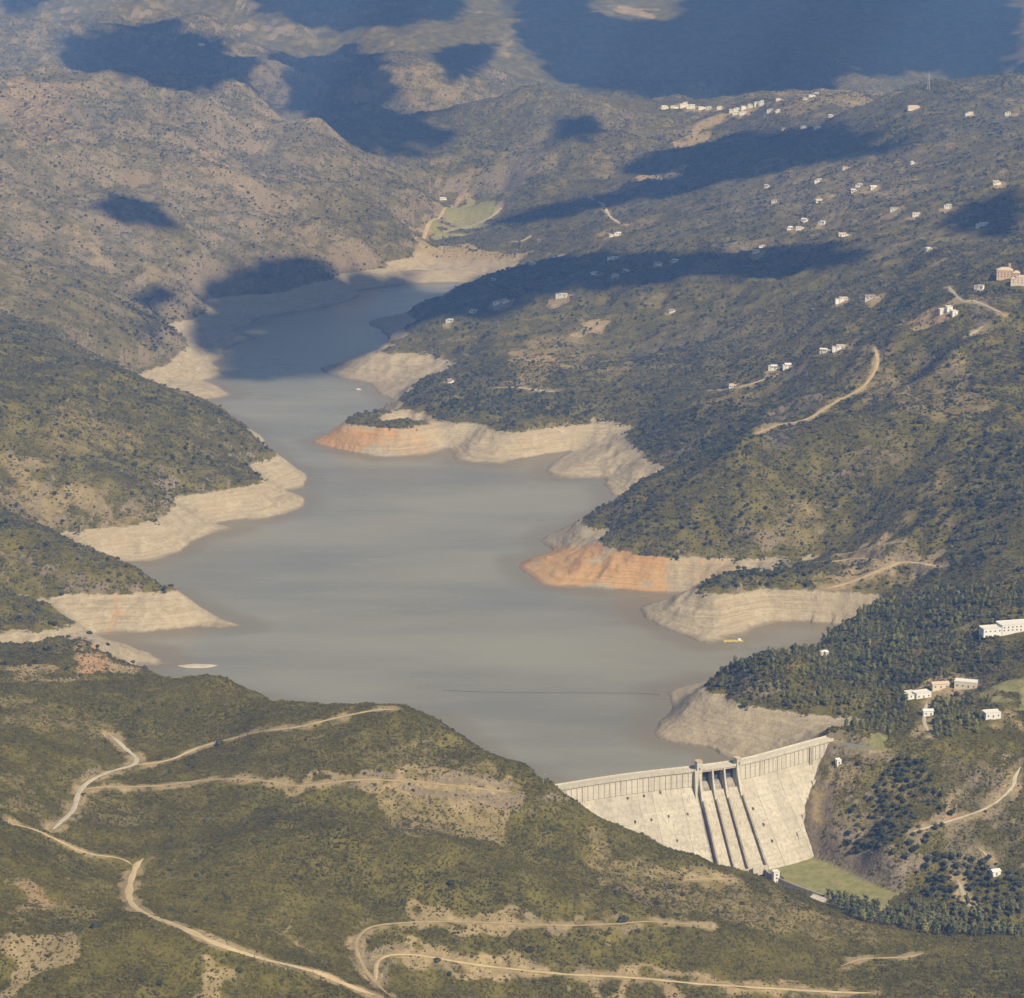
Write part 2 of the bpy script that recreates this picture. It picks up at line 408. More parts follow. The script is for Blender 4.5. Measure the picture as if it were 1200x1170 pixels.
# relief smaller than the traced shapes
land = smooth(FULL - 6, FULL + 22, Z)
far = smooth(3600, 7600, YY)
WXn = XX + 60 * fbm(XX / 400, YY / 400, 5, 2); WYn = YY + 60 * fbm(XX / 400, YY / 400, 8, 2)
det = land * (1 - 0.6 * smooth(2300, 1700, YY)) * 10.0 * (ridged(WXn / 210, WYn / 210, 12, 4, 0.5) - 0.35)
det += smooth(10, 60, Z) * far * 58.0 * (ridged(WXn / 1250, WYn / 1250, 20, 4, 0.4) - 0.45)
det += land * smooth(3000, 5200, YY) * 34.0 * (ridged(WXn / 520, WYn / 520, 44, 5, 0.5) - 0.4) * smooth(-100, -500, XX)
det += (~(D < 20)) * 0.9 * fbm(XX / 26, YY / 26, 61, 3)
det += smooth(60, 30, Z) * smooth(4, 30, D) * (1 - DOWN) * (1 + 2.2 * smooth(2150, 2500, YY)) * (ridged(XX / 40, YY / 55, 71, 3) - 0.4)
det += DOWN * smooth(-40, -22, Z) * (2.6 * fbm(XX / 34, YY / 34, 66, 3) + 1.5 * (ridged(XX / 16, YY / 16, 68, 2) - .4) * smooth(40, 150, XX) * smooth(1790, 1850, YY))
Z = Z + det
low = 0.22 * np.maximum(D, 0) - np.maximum(0, D - 80) * 1.2 + 0.15
Z = np.where((D > 0) & (D < 300), np.maximum(Z, low), Z)
Z = np.where(D <= 0, np.minimum(Z, 0.22 * D - 0.15), Z)
Z = np.where(DOWN, np.maximum(Z, -47.5), Z)

# the levelled ground at the foot of the dam
FLAT = [at(x, y, -44)[:2] for x, y in ((880,1006),(905,999),(930,997),(958,1006),(1010,1031),(1060,1051),(1056,1063),(1000,1064),(940,1046),(905,1030))]
_fb = (XX > 80) & (XX < 420) & (YY > 1740) & (YY < 2000)
_fd = seg_dist(XX[_fb], YY[_fb], FLAT, True); _fi = in_poly(XX[_fb], YY[_fb], FLAT)
_fw = np.where(_fi, 1.0, smooth(9.0, 0.0, _fd))
Z[_fb] = Z[_fb] * (1 - _fw) + (-44.3) * _fw

def h_at(x, y):
    x = np.asarray(x, float); y = np.asarray(y, float)
    fr = (np.log(np.maximum(y, 1.0)) - LR[0]) / (LR[1] - LR[0]); fc = (x / np.maximum(y, 1.0) - QC[0]) / (QC[1] - QC[0])
    fr = np.clip(fr, 0, NR - 1.001); fc = np.clip(fc, 0, NC - 1.001)
    i = fr.astype(int); j = fc.astype(int); a = fr - i; b = fc - j
    return (Z[i, j] * (1 - a) + Z[i + 1, j] * a) * (1 - b) + (Z[i, j + 1] * (1 - a) + Z[i + 1, j + 1] * a) * b
_T = np.exp(np.linspace(math.log(1150), math.log(14500), 5000))
def hit(px, py):
    """where the ray through a pixel first meets the ground (or the water)"""
    dx, dy, dz = ray(px, py)
    zz = CAM_H + _T * dz
    g = np.maximum(h_at(_T * dx, _T * dy), 0.0 if False else -60)
    below = np.nonzero(zz < np.maximum(g, np.where(lake_mask(_T * dx, _T * dy), 0.0, -999)))[0]
    k = below[0] if len(below) else len(_T) - 1
    t = _T[max(k - 1, 0)]; t2 = _T[k]
    for _ in range(12):
        m = 0.5 * (t + t2); x, y = m * dx, m * dy
        gg = float(h_at(x, y))
        if CAM_H + m * dz < gg: t2 = m
        else: t = m
    m = t2
    return m * dx, m * dy, float(h_at(m * dx, m * dy))
def lake_mask(x, y):
    fr = np.clip((np.log(np.maximum(y, 1.0)) - LR[0]) / (LR[1] - LR[0]), 0, NR - 1).astype(int)
    fc = np.clip((x / np.maximum(y, 1.0) - QC[0]) / (QC[1] - QC[0]), 0, NC - 1).astype(int)
    return D[fr, fc] < 0
# ------------------------------------------------------------------ tracks: traced on the ground, benched into the slope
TRACKS = [  # name, width in metres, surface, pixels
 ('dirt_track', 7.0, 'dirt', [(168,1006),(160,1015),(152,1040),(155,1060),(185,1078),(240,1098),(300,1118),(370,1142),(440,1170)]),
 ('footpath', 2.4, 'dirt', [(12,960),(50,978),(100,1000),(140,1008),(158,1016)]),
 ('dirt_track', 6.0, 'pale', [(62,972),(85,950),(95,925),(125,905),(160,895),(145,875),(130,862)]),
 ('dirt_track', 5.0, 'dirt', [(158,896),(195,891),(240,876),(285,862),(340,853),(400,840),(440,832),(462,831)]),
 ('dirt_track', 4.2, 'dirt', [(96,926),(120,922),(180,922),(240,915),(310,915),(350,922),(400,915),(470,915),(540,920),(600,930)]),
 ('dirt_track', 3.8, 'dirt', [(455,1165),(430,1140),(417,1110),(425,1092),(450,1083),(520,1080),(620,1082),(715,1082),(760,1080),(830,1085)]),
 ('dirt_track', 4.6, 'dirt', [(440,1150),(445,1125),(480,1118),(560,1130),(680,1143),(800,1152),(900,1158),(1020,1165)]),
 ('dirt_track', 3.6, 'dirt', [(985,1132),(1010,1125),(1060,1122),(1082,1118)]),
 ('dirt_track', 3.0, 'dirt', [(800,1033),(830,1031),(862,1030)]),
 ('service_road', 4.6, 'pale', [(1196,896),(1190,908),(1185,925),(1160,945),(1120,962),(1070,977)]),
 ('service_road', 6.0, 'pale', [(1122,1030),(1130,1050),(1146,1070)]),
 ('footpath', 3.4, 'pale', [(1145,992),(1165,1010)]),
 ('access_road', 6.5, 'asphalt', [(978,868),(992,872),(1012,876),(1026,879)]),
 ('access_road', 5.0, 'pale', [(1086,822),(1083,845),(1090,862)]),
 ('dirt_track', 6.5, 'dirt', [(965,693),(1000,680),(1040,665),(1062,655),(1108,661)]),
 ('dirt_track', 7.0, 'dirt', [(985,652),(1020,642),(1058,634)]),
 ('dirt_track', 5.5, 'dirt', [(968,659),(1000,655),(1028,656)]),
 ('dirt_track', 6.0, 'pale', [(1112,336),(1125,350),(1145,353),(1175,368)]),
 ('dirt_track', 4.5, 'pale', [(1130,396),(1152,382)]),
 ('dirt_track', 4.5, 'dirt', [(1025,405),(1027,430),(1003,460),(960,486),(885,511)]),
 ('dirt_track', 4.5, 'pale', [(832,459),(870,452),(912,437)]),
 ('dirt_track', 6.0, 'pale', [(692,230),(706,240),(715,256),(737,262)]),
 ('dirt_track', 6.0, 'pale', [(583,455),(615,455),(650,460)]),
 ('dirt_track', 8.0, 'pale', [(588,240),(575,256),(545,268),(520,273)]),
 ('dirt_track', 8.0, 'dirt', [(486,280),(500,268),(518,250),(530,243)]),
 ('dirt_track', 6.0, 'pale', [(600,283),(612,283),(622,276)]),
]
def resample(pts, step):
    pts = np.array(pts)
    l = np.concatenate([[0], np.cumsum(np.linalg.norm(np.diff(pts, axis=0), axis=1))])
    n = max(2, int(l[-1] / step))
    s = np.linspace(0, l[-1], n + 1)
    return np.stack([np.interp(s, l, pts[:, 0]), np.interp(s, l, pts[:, 1])], -1)
ROAD_LINES = []
RD = np.full(XX.shape, 99.0)          # distance to the nearest track's edge
for name, wid, surf, px in TRACKS:
    pts = [hit(*p)[:2] for p in px]
    keep = [pts[0]]
    for p in pts[1:]:
        if math.dist(p, keep[-1]) < 0.16 * p[1]: keep.append(p)
    if len(keep) < 2: print('track lost', px[0]); continue
    line = resample(catmull(keep, 8), 3.0 * max(1, keep[0][1] / 1900))
    zz = h_at(line[:, 0], line[:, 1])
    k = max(2, min(9, len(zz) // 4)); ker = np.ones(2 * k + 1) / (2 * k + 1)
    zz = np.convolve(np.pad(zz, k, mode='edge'), ker, 'valid')
    ROAD_LINES.append((name, wid, surf, line, zz))
    pad = wid * 0.5 + 14
    box = (XX > line[:, 0].min() - pad) & (XX < line[:, 0].max() + pad) & (YY > line[:, 1].min() - pad) & (YY < line[:, 1].max() + pad)
    bx, by = XX[box], YY[box]
    if len(bx) == 0: continue
    best = np.full(bx.shape, 1e9); bz = np.zeros(bx.shape)
    for (x, y), z in zip(line, zz):
        d = (bx - x) ** 2 + (by - y) ** 2
        m_ = d < best; best[m_] = d[m_]; bz[m_] = z
    d = np.sqrt(best)
    w = smooth(wid * 0.5 + 7, wid * 0.5 + 1.5, d)
    Z[box] = Z[box] * (1 - w) + bz * w
    RD[box] = np.minimum(RD[box], d - wid * 0.5)

# ------------------------------------------------------------------ patches of other ground, traced as outlines on the ground
PATCHES = [  # kind, strength, pixels
 ('bare', .55, [(450,914),(520,914),(612,928),(606,960),(590,985),(530,980),(458,984),(452,950)]),
 ('bare', .75, [(0,1096),(55,1096),(98,1094),(88,1115),(60,1142),(22,1168),(0,1168)]),
 ('bare', .7, [(248,1132),(258,1132),(275,1165),(230,1168)]),
 ('bare', .5, [(690,992),(760,1000),(800,1010),(870,1026),(920,1050),(980,1078),(1070,1104),(1000,1108),(900,1090),(800,1072),(740,1060),(700,1030)]),
 ('bare', .62, [(0,786),(60,784),(112,786),(100,800),(40,803),(0,798)]),
 ('red', .75, [(84,756),(100,750),(126,754),(152,784),(120,790),(92,782)]),
 ('bare', .75, [(84,756),(100,750),(126,754),(152,784),(120,790),(92,782)]),
 ('bare', .6, [(14,1042),(50,1038),(64,1050),(58,1070),(18,1072)]),
 ('red', .5, [(14,1042),(50,1038),(64,1050),(58,1070),(18,1072)]),
 ('bare', .7, [(342,1066),(352,1070),(366,1105),(360,1122),(350,1100)]),
 ('grass', .3, [(98,1008),(150,1018),(140,1046),(100,1036)]),
 ('bare', .4, [(85,925),(180,926),(165,968),(110,965)]),
 ('bare', .45, [(0,895),(40,905),(60,965),(0,950)]),
 ('bare', .4, [(0,1060),(150,1062),(110,1092),(0,1092)]),
 ('bare', .45, [(0,800),(80,838),(140,840),(130,870),(60,860),(0,850)]),
 ('bare', .45, [(430,862),(520,880),(600,905),(560,912),(430,905)]),
 ('bare', .35, [(60,1000),(140,1005),(140,1060),(60,1030)]),
 ('bare', .55, [(0,545),(60,548),(110,566),(150,590),(120,615),(70,622),(0,602)]),
 ('bare', .4, [(60,460),(150,490),(190,520),(120,540),(40,520)]),
 ('dry', .8, [(78,240),(128,250),(190,318),(162,326),(92,304),(30,302),(30,262)]),
 ('bare', .5, [(86,268),(124,272),(124,308),(82,306)]),
 ('bare', .5, [(156,310),(190,318),(190,334),(165,334)]),
 ('bare', .35, [(0,300),(62,312),(60,362),(0,372)]),
 ('bare', .5, [(0,92),(70,98),(112,110),(96,150),(60,180),(20,170),(0,150)]),
 ('red', .4, [(0,92),(70,98),(112,110),(96,150),(60,180),(20,170),(0,150)]),
 ('bare', .55, [(230,168),(246,160),(262,180),(248,198),(234,194)]),
 ('red', .6, [(230,168),(246,160),(262,180),(248,198),(234,194)]),
 ('bare', .4, [(330,215),(355,225),(375,255),(350,245)]),
 ('dry', .7, [(100,195),(220,190),(330,250),(400,300),(300,290),(200,255),(100,225)]),
 ('bare', .85, [(1050,376),(1078,364),(1112,358),(1134,360),(1124,378),(1094,386),(1070,384)]),
 ('red', .5, [(1050,376),(1078,364),(1100,362),(1098,386),(1070,384)]),
 ('dry', .9, [(1172,360),(1200,354),(1200,376),(1178,372)]),
 ('bare', .8, [(665,386),(688,371),(708,375),(696,390)]),
 ('bare', .7, [(592,420),(636,404),(632,422),(600,428)]),
 ('bare', .6, [(570,448),(650,455),(650,463),(575,459)]),
 ('bare', .5, [(620,390),(700,392),(690,440),(610,440)]),
 ('bare', .5, [(985,400),(1040,395),(1060,470),(1000,470)]),
 ('bare', .5, [(1040,440),(1150,420),(1150,500),(1050,490)]),
 ('bare', .8, [(1105,427),(1132,420),(1132,430),(1108,434)]),
 ('bare', .8, [(1054,452),(1076,450),(1080,458),(1058,460)]),
 ('bare', .45, [(820,470),(920,435),(930,450),(830,490)]),
 ('dry', .8, [(850,505),(960,478),(960,490),(860,518)]),
 ('bare', .85, [(796,168),(808,150),(840,142),(846,156),(812,168)]),
 ('bare', .8, [(758,210),(772,200),(800,194),(800,203),(776,212)]),
 ('bare', .7, [(705,222),(745,208),(748,216),(715,226)]),
 ('bare', .55, [(890,130),(910,114),(960,108),(1040,106),(1030,122),(960,134)]),
 ('bare', .45, [(1000,176),(1110,168),(1120,190),(1010,194)]),
 ('dry', .6, [(830,225),(1040,180),(1060,240),(980,290),(860,260)]),
 ('bare', .5, [(1000,215),(1040,212),(1030,232),(1000,232)]),
 ('bare', .3, [(700,340),(1000,330),(1000,400),(720,400)]),
 ('bare', .35, [(740,130),(800,128),(800,160),(700,200),(680,190)]),
 ('bare', .35, [(900,200),(1200,150),(1200,300),(900,300)]),
 ('grass', .72, [(1150,802),(1200,790),(1200,818),(1165,826)]),
 ('dry', .9, [(1150,802),(1200,790),(1200,818),(1165,826)]),
 ('grass', .9, [(1000,866),(1040,864),(1046,880),(1008,885)]),
 ('bare', .9, [(1064,812),(1080,802),(1110,793),(1140,797),(1150,812),(1110,818),(1072,820)]),
 ('bare', .8, [(1154,838),(1172,832),(1186,842),(1170,848)]),
 ('bare', .7, [(1076,840),(1096,852),(1100,866),(1080,868)]),
 ('bare', .9, [(1104,946),(1122,941),(1132,952),(1110,958)]),
 ('red', 1.0, [(1104,946),(1122,941),(1132,952),(1110,958)]),
 ('bare', .8, [(1186,1066),(1200,1062),(1200,1078),(1188,1076)]),
 ('red', 1.0, [(1186,1066),(1200,1062),(1200,1078),(1188,1076)]),
 ('grass', .3, [(1150,945),(1200,915),(1200,1005),(1155,1010),(1120,990)]),
 ('dry', .6, [(1150,945),(1200,915),(1200,1005),(1155,1010),(1120,990)]),
 ('bare', .62, [(968,882),(990,884),(1000,920),(985,960),(975,1004),(945,1000),(940,975),(952,930)]),
 ('bare', .32, [(975,885),(1010,890),(1100,915),(1090,960),(1040,980),(985,985),(955,960)]),
 ('bare', 1.0, [(486,306),(510,288),(560,286),(634,298),(600,310),(545,330),(470,332),(455,322)]),
 ('bare', .8, [(484,282),(500,262),(520,240),(545,232),(580,234),(540,243),(512,272),(498,290)]),
 ('grass', 1.0, [(508,274),(528,244),(560,236),(584,240),(574,258),(540,268),(520,282)]),
 ('bare', .5, [(525,205),(560,185),(640,178),(640,205),(590,228),(540,224)]),
 ('bare', .7, [(708,4),(742,2),(780,14),(740,18)]),
 ('bare', .5, [(590,30),(640,20),(600,60),(540,60)]),
 ('bare', .5, [(440,85),(500,70),(560,90),(500,110),(450,105)]),
 ('red', .85, [(360,516),(410,493),(482,498),(445,520),(440,538),(390,530)]),
 ('red', .78, [(606,660),(640,646),(712,634),(740,646),(796,656),(780,694),(700,694),(636,690)]),
 ('red', .42, [(770,652),(830,655),(880,656),(856,676),(830,694),(768,694)]),
 ('red', .45, [(440,500),(500,488),(520,500),(500,534),(440,536)]),
 ('red', .55, [(132,690),(165,690),(158,745),(136,745)]),
 ('red', .45, [(600,505),(640,505),(640,540),(600,540)]),
 ('grass', .12, [(790,812),(850,822),(900,834),(980,842),(960,862),(880,868),(800,850)]),
 ('bare', .9, [(985,654),(1020,640),(1052,630),(1064,635),(1030,646),(1000,653)]),
 ('bare', .9, [(972,661),(1000,654),(1036,654),(1030,663),(985,665)]),
 ('bare', .95, [(964,692),(1008,673),(1050,652),(1078,657),(1022,682),(976,698)]),
 ('bare', .85, [(1062,660),(1110,656),(1118,664),(1072,669)]),
 ('bare', .8, [(320,910),(400,908),(500,908),(612,922),(610,930),(480,922),(350,926)]),
 ('bare', .7, [(470,1070),(560,1073),(720,1074),(740,1080),(600,1088),(480,1084)]),
 ('bare', .75, [(450,1112),(520,1120),(640,1132),(800,1146),(960,1158),(1020,1168),(860,1164),(700,1152),(540,1136),(460,1124)]),
 ('wood', 1.0, [(825,800),(880,760),(960,752),(1010,716),(1040,700),(1110,690),(1200,690),(1200,722),(1170,730),(1180,775),(1140,795),(1090,795),(1060,815),(1070,850),(1040,862),(990,858),(985,838),(930,832),(860,812)]),
 ('wood', 1.0, [(1090,826),(1140,818),(1170,828),(1150,862),(1095,866)]),
 ('wood', .8, [(822,688),(880,672),(960,660),(1030,658),(1030,668),(960,688),(900,686),(840,694)]),
 ('wood', .8, [(960,1052),(1040,1068),(1090,1062),(1200,1066),(1200,1098),(1100,1098),(1000,1078)]),
 ('wood', .55, [(412,494),(440,475),(520,440),(600,440),(650,462),(720,480),(700,492),(590,490),(500,484)]),
 ('wood', .5, [(690,612),(740,580),(790,560),(790,600),(760,640),(720,640)]),
 ('wood', .5, [(740,520),(760,480),(880,470),(900,500),(800,548)]),
 ('wood', .6, [(1140,500),(1200,520),(1200,640),(1120,620),(1100,560)]),
 ('wood', .5, [(1000,880),(1080,890),(1120,960),(1060,1010),(1000,1030),(985,990),(1000,930)]),
 ('wood', .5, [(1090,1000),(1200,1010),(1200,1060),(1110,1060),(1060,1040)]),
 ('wood', .5, [(160,350),(230,360),(215,400),(140,400),(110,370)]),
]
MASK = {k: np.zeros(XX.shape) for k in ('bare', 'red', 'grass', 'dry', 'wood')}
PATCH_XY = []
GRASS_FLAT = len(PATCHES)
PATCHES.append(('grass', 1.0, FLAT))
for kind, val, px in PATCHES:
    if px is FLAT:
        pa = np.array([p for p in resample(FLAT + FLAT[:1], 8.0)])
    pp = []
    for i in range(len(px)):
        a, b = px[i], px[(i + 1) % len(px)]
        for t in (0, .5):
            pp.append((0, 0) if px is FLAT else hit(min(max(a[0] + (b[0] - a[0]) * t, 0), 1200), a[1] + (b[1] - a[1]) * t)[:2])
    if px is not FLAT: pa = np.array(pp)
    med = np.median(pa, axis=0)
    pa = pa[np.abs(pa[:, 1] - med[1]) < 0.35 * med[1]]
    PATCH_XY.append((kind, pa))
    soft = 0.0042 * med[1] * ({'red': 1.4, 'dry': 3.0}.get(kind, 1.0))
    box = (XX > pa[:, 0].min() - soft) & (XX < pa[:, 0].max() + soft) & (YY > pa[:, 1].min() - soft) & (YY < pa[:, 1].max() + soft)
    bx, by = XX[box], YY[box]
    if len(bx) == 0 or len(pa) < 3: continue
    wx = bx + soft * 2.4 * fbm(bx / (soft * 5), by / (soft * 5), 81, 2); wy = by + soft * 3.6 * fbm(bx / (soft * 5), by / (soft * 5), 85, 2)
    d = seg_dist(wx, wy, pa, True); d = np.where(in_poly(wx, wy, pa), d, -d)
    w = smooth(-soft * 0.6, soft * 0.6, d) * val
    MASK[kind][box] = np.maximum(MASK[kind][box], w)
# houses, by pixel and width in metres; each has a yard of open ground
VILLAGE = [(778,128,17),(789,127,18),(800,126,20),(811,127,18),(821,128,16),(831,128,12),(844,128,12),(857,132,14),(864,130,14),(871,128,16),(879,126,15),(872,134,15),(863,134,13),(886,124,14),(893,123,11),(804,123,10)]
HAMLET = [(911,118,12),(903,131,12),(912,132,10),(950,114,15),(957,111,12),(943,117,10)]
VILLAS = [(918,153,11),(942,150,11),(957,151,14),(973,138,9),(1137,135,14),(1182,135,11),(990,199,12),(898,220,9),(960,213,12),(1000,225,10),(1008,219,11),(1023,221,16),(959,237,18),(908,237,9),
 (1048,247,16),(1073,253,15),(1112,244,11),(926,269,9),(936,269,13),(942,260,10),(964,263,10),(987,277,15),(893,290,9),(885,296,10),(1087,294,9),(1153,265,16),(1167,216,12),(1068,193,9),
 (988,353,15),(1020,351,17),(725,276,11),(715,278,9),(632,284,8),(787,366,9),(1149,339,10),(965,414,11),(985,409,14),(907,433,10),(923,431,10),(857,454,10),(527,448,8)]
SHADED = [(658,301,13),(647,303,10),(623,310,10),(578,329,9),(583,356,18),(592,354,10),(555,366,10),(528,377,10),(660,348,16),(720,304,16),(697,322,9),(770,311,12),(720,324,11),(733,319,9),(790,307,10)]
for (x_, y_, w_) in VILLAGE + HAMLET + VILLAS + SHADED:
    q_ = hit(x_, y_); r_ = w_ * RNG.uniform(.9, 1.5)
    b_ = (np.abs(XX - q_[0]) < 60) & (np.abs(YY - q_[1]) < 60)
    ox, oy = RNG.uniform(-8, 8), RNG.uniform(-10, 2)
    d_ = np.hypot(XX[b_] - q_[0] - ox, (YY[b_] - q_[1] - oy) * .8) + 7 * fbm(XX[b_] / 14, YY[b_] / 14, 151, 2)
    MASK['bare'][b_] = np.maximum(MASK['bare'][b_], .75 * smooth(r_ + 5, r_ - 5, d_))
# open ground shows through everywhere, in drifts
drift = smooth(0.15, 0.75, fbm(XX / 170, YY / 240, 91, 4) * 0.9 + 0.1)
MASK['bare'] = np.maximum(MASK['bare'], 0.46 * drift * smooth(30, 40, Z) * smooth(8200, 6800, YY) * (1 - 0.75 * smooth(2250, 1950, YY)))
MASK['bare'] = np.maximum(MASK['bare'], 0.34 * smooth(0.1, 0.8, fbm(XX / 60, YY / 60, 95, 4)) * smooth(2100, 1900, YY))
MASK['bare'] = np.maximum(MASK['bare'], np.clip(smooth(10.5, 0.0, RD) * (0.72 + 0.75 * fbm(XX / 22, YY / 22, 97, 2)), 0, 1))
left_far = smooth(-150, -420, XX) * smooth(3200, 4200, YY) * smooth(8500, 6800, YY)
MASK['dry'] = np.maximum(MASK['dry'], left_far * (0.55 + 0.35 * fbm(XX / 300, YY / 300, 99, 3)))
MASK['bare'] = np.maximum(MASK['bare'], left_far * np.clip(0.25 + 0.3 * fbm(XX / 200, YY / 200, 101, 3), 0, 1))
right_far = smooth(0, 300, XX) * smooth(3200, 3800, YY) * smooth(8000, 7000, YY)
MASK['dry'] = np.maximum(MASK['dry'], right_far * np.clip(0.2 + 0.5 * fbm(XX / 260, YY / 260, 103, 3), 0, 1))
SHORE = smooth(320, 240, D) * (1 - DOWN)

# ------------------------------------------------------------------ node helpers
class NT:
    def __init__(self, mat):
        self.t = mat.node_tree; self.n = self.t.nodes; self.l = self.t.links
    def node(self, kind, **kw):
        n = self.n.new(kind)
        for k, v in kw.items():
            if k.startswith('i_'):
                n.inputs[k[2:].replace('_', ' ')].default_value = v
            else: setattr(n, k, v)
        return n
    def link(self, a, b): self.l.new(a, b)
    def val(self, a, sock):
        if isinstance(a, (int, float)): sock.default_value = a
        elif isinstance(a, tuple): sock.default_value = a
        else: self.l.new(a, sock)
    def math(self, op, a, b=None, c=None, clamp=False):
        n = self.n.new('ShaderNodeMath'); n.operation = op; n.use_clamp = clamp
        for i, v in enumerate((a, b, c)):
            if v is not None: self.val(v, n.inputs[i])
        return n.outputs[0]
    def mix(self, f, a, b, blend='MIX'):
        n = self.n.new('ShaderNodeMix'); n.data_type = 'RGBA'; n.blend_type = blend
        self.val(f, n.inputs[0]); self.val(a, n.inputs[6]); self.val(b, n.inputs[7])
        return n.outputs[2]
    def step(self, x, lo, hi):
        n = self.n.new('ShaderNodeMapRange'); n.interpolation_type = 'SMOOTHSTEP'
        self.val(x, n.inputs['Value']); self.val(lo, n.inputs['From Min']); self.val(hi, n.inputs['From Max'])
        return n.outputs[0]
    def noise(self, vec, scale, detail=3.0, rough=0.55, dim='3D'):
        n = self.n.new('ShaderNodeTexNoise'); n.noise_dimensions = dim
        self.l.new(vec, n.inputs['Vector']); n.inputs['Scale'].default_value = scale
        n.inputs['Detail'].default_value = detail; n.inputs['Roughness'].default_value = rough
        return n.outputs[0]
    def attr(self, name, kind='GEOMETRY'):
        n = self.n.new('ShaderNodeAttribute'); n.attribute_name = name; n.attribute_type = kind
        return n
def rgb(r, g, b): return (r, g, b, 1.0)
def new_mat(name):
    m = bpy.data.materials.new(name); m.use_nodes = True
    nt = NT(m); b = m.node_tree.nodes['Principled BSDF']
    b.inputs['Specular IOR Level'].default_value = 0.15
    b.inputs['Roughness'].default_value = 0.9
    return m, nt, b
def plain(name, col, rough=0.85, var=0.12, scale=0.6, spec=0.2, metal=0.0):
    """a flat paint or stone with faint blotches"""
    m, nt, b = new_mat(name)
    g = nt.node('ShaderNodeTexCoord'); oi = nt.node('ShaderNodeObjectInfo')
    n = nt.noise(g.outputs['Object'], scale, 4)
    f = nt.math('MULTIPLY_ADD', n, 2 * var, 1 - var)
    f = nt.math('MULTIPLY', f, nt.math('MULTIPLY_ADD', oi.outputs['Random'], var, 1 - var / 2))
    c = nt.mix(1.0, rgb(*col), f, 'MULTIPLY')
    nt.link(c, b.inputs['Base Color']); b.inputs['Roughness'].default_value = rough
    b.inputs['Specular IOR Level'].default_value = spec; b.inputs['Metallic'].default_value = metal
    return m

